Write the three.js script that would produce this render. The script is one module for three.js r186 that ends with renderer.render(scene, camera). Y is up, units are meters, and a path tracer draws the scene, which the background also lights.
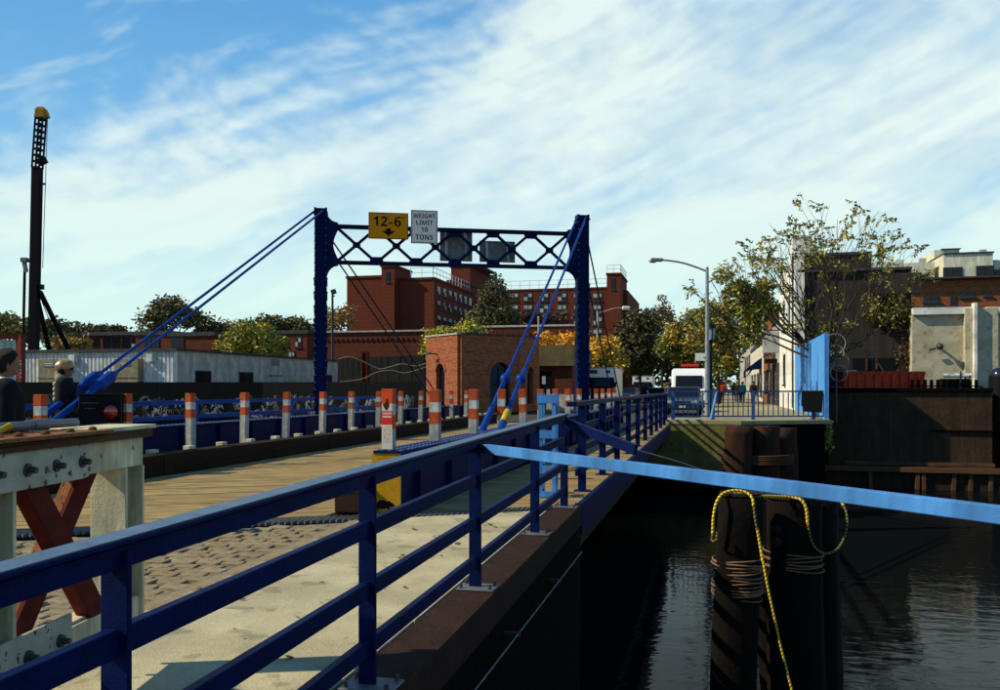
import * as THREE from 'three';
import { mergeGeometries, mergeVertices } from 'three/addons/utils/BufferGeometryUtils.js';
import { RoundedBoxGeometry } from 'three/addons/geometries/RoundedBoxGeometry.js';
import { MarchingCubes } from 'three/addons/objects/MarchingCubes.js';

// ------------------------------------------------------------------ camera, sky, sun, exposure
// x = right of the bridge axis, y = up, -z = along the bridge (u metres ahead). The camera looks 13.6 degrees left of it.
const scene = new THREE.Scene();
const EYE = 1.42, F = 870, HORIZON = 388, YAW = 13.6 * Math.PI / 180, CA = Math.cos(YAW), SA = Math.sin(YAW);
const camera = new THREE.PerspectiveCamera(2 * Math.atan(HORIZON / F) * 180 / Math.PI, 1000 / 776, 0.1, 3000);
camera.position.set(0, EYE, 0);
camera.rotation.y = YAW;
camera.setViewOffset(1000, 776, 0, 0, 1000, 690);
camera.updateProjectionMatrix();
const renderer = new THREE.WebGLRenderer({ antialias: true });
renderer.setSize(1024, 707);
renderer.toneMapping = THREE.LinearToneMapping;
renderer.toneMappingExposure = 1.0;
renderer.shadowMap.enabled = true;

const SUN_EL = 37.5 * Math.PI / 180, SUN_BACK = 20 * Math.PI / 180;
const toSun = new THREE.Vector3(-Math.cos(SUN_BACK) * Math.cos(SUN_EL), Math.sin(SUN_EL), Math.sin(SUN_BACK) * Math.cos(SUN_EL));
const sun = new THREE.DirectionalLight(new THREE.Color().setRGB(1, 0.9, 0.68), 5);
sun.name = 'sun';
sun.position.copy(toSun).multiplyScalar(120).add(new THREE.Vector3(0, 0, -30));
sun.target.position.set(0, 0, -30);
sun.castShadow = true;
Object.assign(sun.shadow.camera, { left: -90, right: 90, top: 90, bottom: -90, near: 1, far: 400 });
sun.shadow.mapSize.set(4096, 4096);
scene.add(sun, sun.target);

let seedState = 12345;
const rnd = () => { seedState = (seedState + 0x6d2b79f5) | 0; let t = Math.imul(seedState ^ (seedState >>> 15), 1 | seedState); t = (t + Math.imul(t ^ (t >>> 7), 61 | t)) ^ t; return ((t ^ (t >>> 14)) >>> 0) / 4294967296; };
const seed = (n) => { seedState = n * 7919 + 17; };
const rr = (a, b) => a + (b - a) * rnd();
const sstep = (a, b, x) => { const t = Math.min(1, Math.max(0, (x - a) / (b - a))); return t * t * (3 - 2 * t); };
const mix = (a, b, t) => a + (b - a) * t;
const hash2 = (x, y) => { let h = Math.imul(x | 0, 374761393) ^ Math.imul(y | 0, 668265263); h = Math.imul(h ^ (h >>> 13), 1274126177); return ((h ^ (h >>> 16)) >>> 0) / 4294967296; };
// value noise, periodic when per > 0
function vnoise(x, y, per = 0, per2 = per) {
  const ix = Math.floor(x), iy = Math.floor(y), fx = x - ix, fy = y - iy, sx = fx * fx * (3 - 2 * fx), sy = fy * fy * (3 - 2 * fy);
  const w = (a, p) => (p ? ((a % p) + p) % p : a);
  const a = hash2(w(ix, per), w(iy, per2)), b = hash2(w(ix + 1, per), w(iy, per2)), c = hash2(w(ix, per), w(iy + 1, per2)), d = hash2(w(ix + 1, per), w(iy + 1, per2));
  return mix(mix(a, b, sx), mix(c, d, sx), sy);
}
function fbm(x, y, oct = 4, per = 0, per2 = per) {
  let s = 0, a = 0.5, n = 0;
  for (let i = 0; i < oct; i++) { s += a * vnoise(x + i * 17, y + i * 31, per, per2); n += a; a *= 0.5; x *= 2; y *= 2; per *= 2; per2 *= 2; }
  return s / n;
}

{ // sky: air, with a bank of streaked high cloud over the front, right and low left, as the photograph shows
  const W = 4096, H = 2048, data = new Float32Array(W * H * 4);
  for (let r = 0; r < H; r++) {
    const el = ((r + 0.5) / H - 0.5) * 180, e = Math.max(0, el);
    const clear = [mix(0.46, 0.04, sstep(-8, 42, e) ** 0.6), mix(0.82, 0.15, sstep(-8, 52, e) ** 0.66), mix(0.93, 0.4, sstep(0, 60, e) ** 0.85)];
    for (let c = 0; c < W; c++) {
      const ang = ((c + 0.5) / W - 0.5) * 2 * Math.PI;
      let az = Math.atan2(Math.cos(ang), -Math.sin(ang)) * 180 / Math.PI + 13.6;            // degrees right of the view
      if (az > 180) az -= 360;
      const front = 1 - sstep(45, 90, Math.abs(az - 8)), i = (r * W + c) * 4;
      let k = 0, fine = 0.5;
      if (el > -2 && el < 62 && front > 0) {
        // streaks rise from lower left to upper right
        const wx = (fbm(az * 0.06 + 9, e * 0.1 + 3, 3) - 0.5) * 5, wy = (fbm(az * 0.08 + 40, e * 0.12 + 7, 3) - 0.5) * 2.5;
        const a = az + wx, b = e + wy, s = a * 0.9 + b * 0.43, q = b * 0.9 - a * 0.34;
        const big = fbm(s * 0.07 + 5, q * 0.24 + 2, 4), f2 = fbm(s * 0.55 + 61, q * 2.6 + 1, 4), puff = fbm(a * 0.7 + 3, b * 1.2 + 8, 5);
        fine = fbm(s * 0.16 + 30, q * 1.15 + 11, 5);
        const edge = 24.5 + 0.38 * Math.min(az, 14) + (fine - 0.5) * 4 + (big - 0.5) * 7 + (puff - 0.5) * 4;
        const bank = (1 - sstep(-5, 3, e - edge)) * (az > 8 ? 1 - sstep(26, 46, e) : 1);
        const thin = 0.13 * sstep(-4, 16, az) * sstep(9, 17, e);
        k = bank * Math.min(1, Math.max(0.25, 0.9 - thin + 1.9 * (0.54 * big + 0.17 * fine + 0.09 * f2 + 0.2 * puff - 0.5)));
        k = Math.max(k, 0.55 * sstep(0.5, 0.78, 0.5 * fine + 0.3 * big + 0.2 * f2) * (1 - sstep(30, 50, e)));          // thin wisps in the blue
        k *= front;
        k = Math.max(k, (1 - sstep(5, 16, e)) * (0.94 - 0.12 * sstep(0.45, 0.7, fine)) * mix(0.64, 1, front));         // milky air low down
      } else k = (1 - sstep(5, 16, e)) * 0.6;
      const bright = 0.92 + 0.1 * fine, cl = [0.8 * bright, 0.95 * bright, 0.93 * bright], lo = [mix(0.8, 0.71, front), mix(0.84, 0.955, front), mix(0.78, 0.9, front)], m = sstep(3, 15, e);
      for (let h = 0; h < 3; h++) data[i + h] = mix(clear[h], mix(lo[h], cl[h], m), Math.min(1, k));
      data[i + 3] = 1;
    }
  }
  const t = new THREE.DataTexture(data, W, H, THREE.RGBAFormat, THREE.FloatType);
  t.mapping = THREE.EquirectangularReflectionMapping; t.magFilter = THREE.LinearFilter; t.minFilter = THREE.LinearFilter; t.needsUpdate = true;
  scene.background = t; scene.environment = t;
}

// ------------------------------------------------------------------ helpers
const V3 = (x, y, z) => new THREE.Vector3(x, y, z);
const P = (v, y, u) => V3(v, y, -u);
const at = (px, D) => { const X = (px - 500) / F * D; return [X * CA - D * SA, D * CA + X * SA]; };   // survey: bearing and distance -> [v, u]
const yAt = (py, D) => EYE + (HORIZON - py) / F * D;
const bank = (u) => -0.1 + 0.016 * Math.min(Math.max(u, -4), 10.5);                                      // the near pavement rises towards the bridge

function metricUV(g, ox = 0, oy = 0) {
  const p = g.attributes.position, uv = new Float32Array(p.count * 2), a = V3(), b = V3(), c = V3(), n = V3();
  for (let i = 0; i < p.count; i += 3) {
    a.fromBufferAttribute(p, i); b.fromBufferAttribute(p, i + 1); c.fromBufferAttribute(p, i + 2);
    n.crossVectors(b.clone().sub(a), c.clone().sub(a));
    const x = Math.abs(n.x), y = Math.abs(n.y), z = Math.abs(n.z);
    [a, b, c].forEach((q, k) => {
      const s = x > y && x > z ? [q.z, q.y] : y > z ? [q.x, q.z] : [q.x, q.y];
      uv[(i + k) * 2] = s[0] + ox; uv[(i + k) * 2 + 1] = s[1] + oy;
    });
  }
  g.setAttribute('uv', new THREE.BufferAttribute(uv, 2));
  return g;
}
function clean(g) {
  if (g.index) g = g.toNonIndexed();
  for (const k of Object.keys(g.attributes)) if (!['position', 'normal', 'uv', 'color'].includes(k)) g.deleteAttribute(k);
  if (!g.attributes.normal) g.computeVertexNormals();
  if (!g.attributes.uv) metricUV(g);
  return g;
}
const raw = (g) => metricUV(clean(g), rnd() * 7, rnd() * 7);
const merge = (list) => { list = [].concat(list).map(clean); return list.length === 1 ? list[0] : mergeGeometries(list); };
// box with its centre at (x, y, z)
function bx(w, h, d, x = 0, y = 0, z = 0, ry = 0, r = 0) {
  const g = raw(r ? new RoundedBoxGeometry(w, h, d, 1, r) : new THREE.BoxGeometry(w, h, d));
  if (ry) g.rotateY(ry);
  return g.translate(x, y, z);
}
// box beam from a to b, w across (level), h the other way
function bar(a, b, w, h, r = 0, up = V3(0, 1, 0)) {
  const d = b.clone().sub(a), L = d.length();
  const g = raw(r ? new RoundedBoxGeometry(L, h, w, 1, r) : new THREE.BoxGeometry(L, h, w));
  const x = d.normalize(), z = x.clone().cross(up);
  if (z.lengthSq() < 1e-6) z.set(0, 0, 1);
  z.normalize();
  const y = z.clone().cross(x);
  return g.applyMatrix4(new THREE.Matrix4().makeBasis(x, y, z).setPosition(a.clone().add(b).multiplyScalar(0.5)));
}
function rod(a, b, r0, r1 = r0, seg = 8) {
  const d = b.clone().sub(a), L = d.length();
  const g = clean(new THREE.CylinderGeometry(r1, r0, L, seg, 1));
  const uv = g.attributes.uv;
  for (let i = 0; i < uv.count; i++) uv.setXY(i, uv.getX(i) * 6.283 * r0, uv.getY(i) * L);
  return g.applyQuaternion(new THREE.Quaternion().setFromUnitVectors(V3(0, 1, 0), d.normalize())).translate((a.x + b.x) / 2, (a.y + b.y) / 2, (a.z + b.z) / 2);
}
function tube(points, r, n = 40, seg = 6) {
  const c = new THREE.CatmullRomCurve3(points), g = clean(new THREE.TubeGeometry(c, n, r, seg, false)), L = c.getLength(), uv = g.attributes.uv;
  for (let i = 0; i < uv.count; i++) uv.setXY(i, uv.getX(i) * L, uv.getY(i));
  return g;
}
const ball = (r, x, y, z, sx = 1, sy = 1, sz = 1, n = 10) => clean(new THREE.SphereGeometry(r, n, Math.max(6, n - 2))).scale(sx, sy, sz).translate(x, y, z);
// upright prism over a plan outline [[v, u], ...]
function prism(pts, y0, y1, bevel = 0) {
  const s = new THREE.Shape(pts.map(([v, u]) => new THREE.Vector2(v, u)));
  const g = new THREE.ExtrudeGeometry(s, { depth: y1 - y0 - bevel, bevelEnabled: bevel > 0, bevelSize: bevel, bevelThickness: bevel, bevelOffset: -bevel, bevelSegments: 1 });
  return raw(g.rotateX(-Math.PI / 2).translate(0, y0, 0));
}
// outline [[x, y], ...] thickened along z about z = 0
function plate(pts, t, holes = [], bevel = 0) {
  const s = new THREE.Shape(pts.map(([x, y]) => new THREE.Vector2(x, y)));
  for (const h of holes) s.holes.push(new THREE.Path(h.map(([x, y]) => new THREE.Vector2(x, y))));
  return raw(new THREE.ExtrudeGeometry(s, { depth: t, bevelEnabled: bevel > 0, bevelSize: bevel, bevelThickness: bevel, bevelOffset: -bevel, bevelSegments: 1 }).translate(0, 0, -t / 2));
}
const warp = (g, f, smooth) => { if (smooth) { g.deleteAttribute('normal'); g.deleteAttribute('uv'); g = mergeVertices(g, 1e-5); } const p = g.attributes.position; for (let i = 0; i < p.count; i++) { const q = f(V3().fromBufferAttribute(p, i)); p.setXYZ(i, q.x, q.y, q.z); } g.computeVertexNormals(); return smooth ? metricUV(g.toNonIndexed()) : g; };
const sloped = (g) => warp(g, (q) => q.setY(q.y + bank(-q.z)));

const names = new Map();
function numbered(name) { const n = names.get(name) ?? 0; names.set(name, n + 1); return n ? name + '_' + String(n).padStart(3, '0') : name; }
function tag(o, label, category, group) { o.userData.label = label; o.userData.category = category; if (group) o.userData.group = group; return o; }
const absolute = new WeakMap();
// a thing: a Group at its base; parts given in the thing's own frame, or in world coordinates for thingW
function thing(name, label, category, [v, y, u], turn = 0, group) {
  const o = new THREE.Group(); o.name = numbered(name); o.position.copy(P(v, y, u)); o.rotation.y = turn; scene.add(o);
  return tag(o, label, category, group);
}
function thingW(name, label, category, pos, group) { const o = thing(name, label, category, pos, 0, group); absolute.set(o, o.position.clone()); return o; }
function part(parent, name, geos, material, kind) {
  const m = new THREE.Mesh(merge(geos), material); m.name = name;
  let top = parent; while (top.parent && top.parent !== scene) top = top.parent;
  const off = absolute.get(top);
  if (off) m.geometry.translate(-off.x, -off.y, -off.z);
  if (kind) m.userData.kind = kind;
  parent.add(m);
  return m;
}
const parts = (parent, name, geos, m) => geos.map((g) => part(parent, name, g, m));
function struct(name, geos, material) { const m = new THREE.Mesh(merge(geos), material); m.name = numbered(name); m.userData.kind = 'structure'; scene.add(m); return m; }
function copyOf(o, label, pos, turn) { const c = o.clone(); c.name = numbered(o.name.replace(/_\d+$/, '')); if (label) c.userData.label = label; if (pos) c.position.copy(P(...pos)); if (turn !== undefined) c.rotation.y = turn; scene.add(c); return c; }

// ------------------------------------------------------------------ materials
function dataTex(n, fn, srgb = true, m = n) {
  const d = new Uint8Array(n * m * 4);
  for (let y = 0; y < m; y++) for (let x = 0; x < n; x++) { const c = [].concat(fn(x / n, y / m)), i = (y * n + x) * 4; for (let k = 0; k < 3; k++) d[i + k] = 255 * Math.min(1, Math.max(0, c[k % c.length])); d[i + 3] = 255; }
  const t = new THREE.DataTexture(d, n, m); t.wrapS = t.wrapT = THREE.RepeatWrapping; t.magFilter = THREE.LinearFilter; t.minFilter = THREE.LinearMipmapLinearFilter; t.generateMipmaps = true;
  if (srgb) t.colorSpace = THREE.SRGBColorSpace; t.needsUpdate = true; return t;
}
const rep = (t, sx, sy = sx) => { const c = t.clone(); c.repeat.set(1 / sx, 1 / sy); c.needsUpdate = true; return c; };
const T = {
  mottle: dataTex(512, (x, y) => { const n = fbm(x * 6, y * 6, 5, 6), s = fbm(x * 60, y * 60, 2, 60); return 0.62 + 0.34 * n + 0.16 * s; }),
  concrete: dataTex(512, (x, y) => { const n = fbm(x * 5, y * 5, 5, 5), s = vnoise(x * 200, y * 200, 200), d = sstep(0.62, 0.72, fbm(x * 9 + 3, y * 9, 4, 9)); const k = 0.72 + 0.26 * n + 0.1 * s - 0.13 * d; return [k, k * 0.99, k * 0.97]; }),
  wood: dataTex(512, (x, y) => { const g = fbm(x * 3, y * 60, 3, 3, 60), f = fbm(x * 12, y * 190, 2, 12, 190), b = fbm(x * 5, y * 7, 4, 5, 7), c = sstep(0.7, 0.78, fbm(x * 3 + 5, y * 42, 3, 3, 42)); const k = 0.55 + 0.22 * g + 0.15 * f + 0.28 * b - 0.38 * c; return [k, k * 0.97, k * 0.92]; }),
  brick: dataTex(512, (x, y) => {
    const row = Math.floor(y * 16), sx = x * 6 + (row % 2) * 0.5, col = ((Math.floor(sx) % 6) + 6) % 6, fx = sx - Math.floor(sx), fy = y * 16 - row;
    const joint = fx < 0.05 || fx > 0.95 || fy < 0.13 || fy > 0.87, h = hash2(col + 7, row + 3), n = fbm(x * 20, y * 20, 3, 20);
    return joint ? [0.66 + 0.1 * n, 0.62 + 0.1 * n, 0.56 + 0.1 * n] : [0.7 + 0.22 * h + 0.12 * n, 0.58 + 0.3 * h + 0.12 * n, 0.55 + 0.28 * h + 0.14 * n];
  }),
  streak: dataTex(512, (x, y) => { const s = fbm(x * 26, y * 3, 4, 26, 3), n = fbm(x * 8, y * 8, 4, 8); return 0.6 + 0.26 * s + 0.24 * n; }),
  chips: dataTex(512, (x, y) => { const n = fbm(x * 8, y * 8, 4, 8), c = 0.8 * sstep(0.7, 0.74, fbm(x * 22 + 9, y * 22, 4, 22)); const k = 0.74 + 0.26 * n; return [mix(k, 0.42, c), mix(k, 0.28, c), mix(k, 0.2, c)]; }),
  bump: dataTex(512, (x, y) => 0.5 * fbm(x * 14, y * 14, 4, 14) + 0.5 * fbm(x * 90, y * 90, 2, 90), false),
  ripple: dataTex(512, (x, y) => { const a = fbm(x * 6, y * 13, 4, 6, 13), b = fbm(x * 19 + 4, y * 40, 3, 19, 40); return 0.72 * (1 - Math.abs(2 * a - 1)) + 0.28 * b; }, false),
};
const rgb = (c) => new THREE.Color().setRGB(c[0], c[1], c[2]);
function mat(c, { map, s = 1.3, sy, rough = 0.85, metal = 0, bump = 0, bs = 0.6, ...rest } = {}) {
  return new THREE.MeshPhysicalMaterial({ specularIntensity: metal ? 1 : 0.3, color: rgb(c), map: map ? rep(T[map], s, sy ?? s) : null, roughness: rough, metalness: metal, bumpMap: bump ? rep(T.bump, bs) : null, bumpScale: bump || 1, ...rest });
}
const M = {
  navy: mat([0.0014, 0.011, 0.078], { map: 'mottle', s: 0.9, rough: 0.5, bump: 0.002, bs: 0.25, specularIntensity: 0.14 }),
  navyDeep: mat([0.0012, 0.009, 0.068], { map: 'mottle', s: 1.3, rough: 0.5, specularIntensity: 0.14, bump: 0.002, bs: 0.4 }),
  blue: mat([0.006, 0.06, 0.34], { map: 'mottle', s: 0.8, rough: 0.45, specularIntensity: 0.2 }),
  railBlue: mat([0.03, 0.1, 0.3], { map: 'mottle', s: 0.6, rough: 0.5 }),
  litNavy: mat([0.1, 0.17, 0.25], { map: 'mottle', s: 0.5, rough: 0.45, specularIntensity: 1 }),  // lightened navy, with sun and sky sheen put into the colour
  sky: mat([0.08, 0.29, 0.68], { map: 'streak', s: 1.4, rough: 0.5, bump: 0.0015, bs: 0.3 }),
  rivet: mat([0.03, 0.085, 0.3], { rough: 0.35, specularIntensity: 1 }),
  concrete: mat([0.56, 0.5, 0.31], { map: 'concrete', s: 1.7, rough: 0.92, bump: 0.004 }),
  concreteFar: mat([0.42, 0.36, 0.2], { map: 'concrete', s: 3, rough: 0.95 }),
  ledge: mat([0.05, 0.023, 0.014], { map: 'mottle', s: 0.7, rough: 0.95, bump: 0.012, bs: 0.35 }),
  dirt: mat([0.1, 0.075, 0.045], { map: 'mottle', s: 1, rough: 1, bump: 0.01 }),
  asphalt: mat([0.075, 0.07, 0.06], { map: 'concrete', s: 2.5, rough: 0.95 }),
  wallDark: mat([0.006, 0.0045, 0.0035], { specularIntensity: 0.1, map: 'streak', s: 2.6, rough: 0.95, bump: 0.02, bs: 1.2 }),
  planks: [[0.43, 0.315, 0.14], [0.41, 0.3, 0.13], [0.45, 0.33, 0.15], [0.39, 0.285, 0.125]].map((c) => mat(c, { map: 'wood', s: 2.4, sy: 0.9, rough: 0.9, bump: 0.004, bs: 0.5 })),
  kerb: mat([0.035, 0.02, 0.011], { map: 'wood', s: 2.4, sy: 0.8, rough: 0.95, bump: 0.008 }),
  timber: mat([0.12, 0.065, 0.035], { map: 'wood', s: 2.4, sy: 0.8, rough: 0.95 }),
  pile: mat([0.008, 0.0048, 0.003], { map: 'streak', s: 0.9, sy: 1.2, rough: 0.97, bump: 0.012, bs: 0.5 }),
  pileTop: mat([0.05, 0.03, 0.018], { map: 'mottle', s: 0.4, rough: 0.97, bump: 0.012, bs: 0.3 }),
  stones: [[0.43, 0.335, 0.185], [0.39, 0.305, 0.175], [0.47, 0.37, 0.21], [0.41, 0.31, 0.16]].map((c) => mat(c, { map: 'mottle', s: 0.5, rough: 0.9, bump: 0.006, bs: 0.25 })),
  steelGrey: mat([0.2, 0.21, 0.21], { map: 'mottle', s: 0.5, rough: 0.6, metal: 0.4 }),
  galv: mat([0.42, 0.43, 0.41], { map: 'mottle', s: 0.6, rough: 0.5, metal: 0.3 }),
  dirtyWhite: mat([0.6, 0.56, 0.42], { map: 'chips', s: 0.9, rough: 0.7, bump: 0.004, bs: 0.3 }),
  cream: mat([0.82, 0.74, 0.45], { map: 'streak', s: 0.9, rough: 0.7, bump: 0.003, bs: 0.3 }),
  rustRed: mat([0.15, 0.014, 0.009], { map: 'mottle', s: 0.5, rough: 0.8, bump: 0.004, bs: 0.2 }),
  rust: mat([0.34, 0.14, 0.055], { map: 'chips', s: 0.4, rough: 0.9, bump: 0.005, bs: 0.2 }),
  bolt: mat([0.06, 0.055, 0.055], { rough: 0.5, metal: 0.5 }),
  black: mat([0.004, 0.004, 0.005], { rough: 0.6 }),
  blackSoft: mat([0.008, 0.008, 0.01], { rough: 0.9, map: 'mottle' }),
  orange: mat([0.62, 0.1, 0.022], { map: 'mottle', s: 0.3, rough: 0.6 }),
  postWhite: mat([0.5, 0.48, 0.42], { map: 'streak', s: 0.4, rough: 0.75 }),
  band: mat([0.6, 0.6, 0.55], { map: 'mottle', s: 0.4, rough: 0.6 }),
  yellow: mat([0.62, 0.42, 0.03], { map: 'mottle', s: 0.6, rough: 0.6 }),
  brickDark: mat([0.15, 0.05, 0.028], { map: 'brick', s: 1.26, sy: 1.12, rough: 0.95 }),
  brickHouse: mat([0.42, 0.165, 0.08], { map: 'brick', s: 1.26, sy: 1.12, rough: 0.95, bump: 0.004 }),
  brickRed: mat([0.2, 0.056, 0.03], { map: 'brick', s: 1.26, sy: 1.12, rough: 0.95 }),
  brickOrange: mat([0.36, 0.15, 0.06], { map: 'brick', s: 1.26, sy: 1.12, rough: 0.95 }),
  creamBrick: mat([0.58, 0.53, 0.37], { map: 'concrete', s: 2.2, rough: 0.95, bump: 0.01 }),
  coping: mat([0.55, 0.53, 0.45], { map: 'mottle', s: 1.2, rough: 0.9 }),
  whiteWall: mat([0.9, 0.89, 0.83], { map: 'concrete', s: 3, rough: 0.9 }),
  creamWall: mat([0.86, 0.82, 0.6], { map: 'streak', s: 4, rough: 0.9 }),
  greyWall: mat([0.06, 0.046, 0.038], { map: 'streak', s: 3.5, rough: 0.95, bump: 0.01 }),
  oliveWall: mat([0.17, 0.13, 0.055], { map: 'streak', s: 3, rough: 0.95 }),
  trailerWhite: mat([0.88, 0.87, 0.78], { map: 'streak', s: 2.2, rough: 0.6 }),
  trailerShade: mat([0.6, 0.55, 0.44], { map: 'streak', s: 2.4, rough: 0.75 }),  // darker copy of the trailer white, side wall shade put into the colour
  beige: mat([0.33, 0.28, 0.17], { map: 'mottle', s: 1, rough: 0.7 }),
  glass: mat([0.008, 0.009, 0.011], { rough: 0.15, specularIntensity: 0.6 }),
  pane: mat([0.5, 0.52, 0.5], { map: 'mottle', s: 2, rough: 0.35 }),
  trunk: mat([0.06, 0.042, 0.028], { map: 'streak', s: 0.6, rough: 0.97 }),
  branch: mat([0.085, 0.062, 0.045], { map: 'streak', s: 0.4, rough: 0.95 }),
  leaf: new THREE.MeshStandardMaterial({ color: new THREE.Color(1.55, 1.5, 1.4), vertexColors: true, roughness: 0.8, side: THREE.DoubleSide }),
  vertex: new THREE.MeshStandardMaterial({ color: 0xffffff, vertexColors: true, roughness: 0.85 }),
  hoarding: mat([0.007, 0.008, 0.007], { map: 'streak', s: 3, rough: 0.9 }),
  roof: mat([0.08, 0.08, 0.08], { map: 'mottle', s: 2, rough: 0.95 }),
  red: mat([0.5, 0.02, 0.012], { rough: 0.5 }),
  rail: mat([0.55, 0.56, 0.54], { rough: 0.5 }),
};
function canvasTex(w, h, draw) {
  const c = document.createElement('canvas'); c.width = w; c.height = h; draw(c.getContext('2d'), w, h);
  const t = new THREE.CanvasTexture(c); t.colorSpace = THREE.SRGBColorSpace; t.anisotropy = 4; return t;
}
const printed = (w, h, draw, rough = 0.7) => new THREE.MeshPhysicalMaterial({ map: canvasTex(w, h, draw), roughness: rough, specularIntensity: 0.3 });
// a printed face w x h in the xy plane, facing +z
function face(w, h, x = 0, y = 0, z = 0) { return new THREE.PlaneGeometry(w, h).translate(x, y, z); }

// ------------------------------------------------------------------ ground, water, banks
const WATER = -2.6, FAR_Y = 0.16;
const water = struct('water', new THREE.PlaneGeometry(500, 260, 1, 1).rotateX(-Math.PI / 2).translate(0, WATER, -40), new THREE.MeshPhysicalMaterial({ color: rgb([0.004, 0.006, 0.006]), roughness: 0.05, ior: 1.115, specularIntensity: 1, bumpMap: rep(T.ripple, 0.016, 0.016), bumpScale: 0.0075 }));
{ const t = T.ripple.clone(); t.repeat.set(500 / 5.2, 260 / 5.2); t.needsUpdate = true; water.material.bumpMap = t; }
struct('ground', prism([[-900, -300], [900, -300], [900, 1500], [-900, 1500]], -9, -8), M.dirt);
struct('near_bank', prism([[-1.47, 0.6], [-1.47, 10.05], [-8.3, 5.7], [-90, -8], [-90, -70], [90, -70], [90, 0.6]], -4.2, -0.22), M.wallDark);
struct('bank_yard', prism([[-8.3, 1], [-8.3, 5.65], [-60, -2.2], [-60, -40], [-8.3, -40]], -0.22, -0.06), M.dirt);
{
  const joint = (v) => 8.97 + 0.62 * (v + 3.44);                                 // line where the bank meets the bridge
  // pavement: slabs with open joints
  const walk = struct('pavement', sloped(prism([[-3.5, -3], [-1.77, -3], [-1.77, joint(-1.77) - 0.35], [-3.5, joint(-3.5) - 0.35]], -0.12, -0.03)), M.dirt);
  seed(3);
  for (let u = -2.4; u < 9.6; u += 1.5) {
    const top = (v) => Math.min(u + 1.49, joint(v) - 0.36);
    const g = sloped(prism([[-3.49, u], [-1.775, u], [-1.775, Math.max(u + 0.05, top(-1.775))], [-3.49, Math.max(u + 0.05, top(-3.49))]], -0.03, rr(-0.003, 0.003), 0.006));
    if (u < joint(-3.49) - 0.5) part(walk, 'slab', g, M.concrete);
  }
  struct('wall_coping', sloped(prism([[-1.765, -3], [-1.45, -3], [-1.45, 10.0], [-1.765, 9.75]], -0.22, 0.006, 0.012)), M.ledge);
  struct('kerb_stone', sloped(prism([[-3.66, -3], [-3.505, -3], [-3.505, joint(-3.5) - 0.37], [-3.66, joint(-3.66) - 0.37]], -0.15, 0.004, 0.01)), M.stones[0]);
  const road = struct('cobbled_road', sloped(prism([[-8.3, -3], [-3.67, -3], [-3.67, joint(-3.67) - 0.4], [-8.3, joint(-8.3) - 0.4]], -0.2, -0.016)), mat([0.3, 0.24, 0.15], { map: 'mottle', s: 0.6, rough: 1, bump: 0.008, bs: 0.3 }));
  // stones: a few shapes shared by all
  seed(11);
  const shapes = [];
  for (let k = 0; k < 8; k++) {
    const w = 0.106 + rr(-0.007, 0.003), d = 0.066 + rr(-0.005, 0.002), rings = [[1, -0.06], [1.0, -0.005], [0.94, 0.002], [0.6, 0.004]], pos = [];
    const J = Array.from({ length: 8 }, () => rr(0.9, 1.06));
    const pt = (ring, i) => { const [s, y] = rings[ring], [cx, cz] = [[1, 0.76], [0.84, 1], [-0.84, 1], [-1, 0.76], [-1, -0.76], [-0.84, -1], [0.84, -1], [1, -0.76]][i]; return [cx * w * s * J[i], y + (ring > 1 ? (J[(i + 3) % 8] - 1) * 0.05 : 0), cz * d * s * J[i]]; };
    for (let r = 0; r < 3; r++) for (let i = 0; i < 8; i++) { const a = pt(r, i), b = pt(r, (i + 1) % 8), c = pt(r + 1, i), e = pt(r + 1, (i + 1) % 8); pos.push(...a, ...c, ...b, ...b, ...c, ...e); }
    for (let i = 0; i < 8; i++) pos.push(...pt(3, i), 0, 0.007, 0, ...pt(3, (i + 1) % 8));
    const g = new THREE.BufferGeometry(); g.setAttribute('position', new THREE.Float32BufferAttribute(pos, 3));
    let m = mergeVertices(g, 1e-4); m.computeVertexNormals(); m = metricUV(m.toNonIndexed()); shapes.push(m);
  }
  const list = [];
  for (let u = 1.2, row = 0; u < 9; u += 0.137, row++) for (let v = -8.2 + (row % 2) * 0.11; v < -3.75; v += 0.222) {
    const uu = u + (v + 3.44) * 0.1 + rr(-0.012, 0.012), vv = v + rr(-0.012, 0.012);
    if (uu > joint(vv) - 0.52) continue;
    const X = vv * CA + uu * SA, D = uu * CA - vv * SA, px = 500 + F * X / D, py = HORIZON + F * (EYE - bank(uu)) / D;
    list.push({ v: vv, u: uu, D, seen: px > -15 && px < 380 && py < 690 && D > 1, k: Math.floor(rnd() * 8), m: Math.floor(rnd() * 4), y: rr(-0.012, 0.006), r: rr(-0.08, 0.08), s: rr(0.92, 1.05) });
  }
  const near = list.filter((q) => q.seen).sort((a, b) => a.D - b.D).slice(0, 300), rest = list.filter((q) => !near.includes(q));
  for (const q of near) { const m = new THREE.Mesh(shapes[q.k], M.stones[q.m]); m.name = 'cobblestone'; m.position.copy(P(q.v, bank(q.u) + q.y, q.u)); m.rotation.y = q.r; m.scale.x = q.s; road.add(m); }
  const far = rest.map((q) => shapes[q.k].clone().scale(q.s, 1, 1).rotateY(q.r).translate(q.v, bank(q.u) + q.y, -q.u));
  part(road, 'cobblestones', far, M.stones[0], 'stuff');
  // steel grating over the joint
  const gr = struct('joint_grating', prism([[-8.3, joint(-8.3) - 0.37], [-1.5, joint(-1.5) - 0.33], [-1.5, joint(-1.5) - 0.02], [-8.3, joint(-8.3) - 0.02]], -0.16, 0.02), M.black);
  const bars = [];
  for (let v = -8.25; v < -1.55; v += 0.055) bars.push(prism([[v, joint(v) - 0.35], [v + 0.018, joint(v) - 0.35], [v + 0.018, joint(v) - 0.03], [v, joint(v) - 0.03]], 0.02, 0.052));
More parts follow.
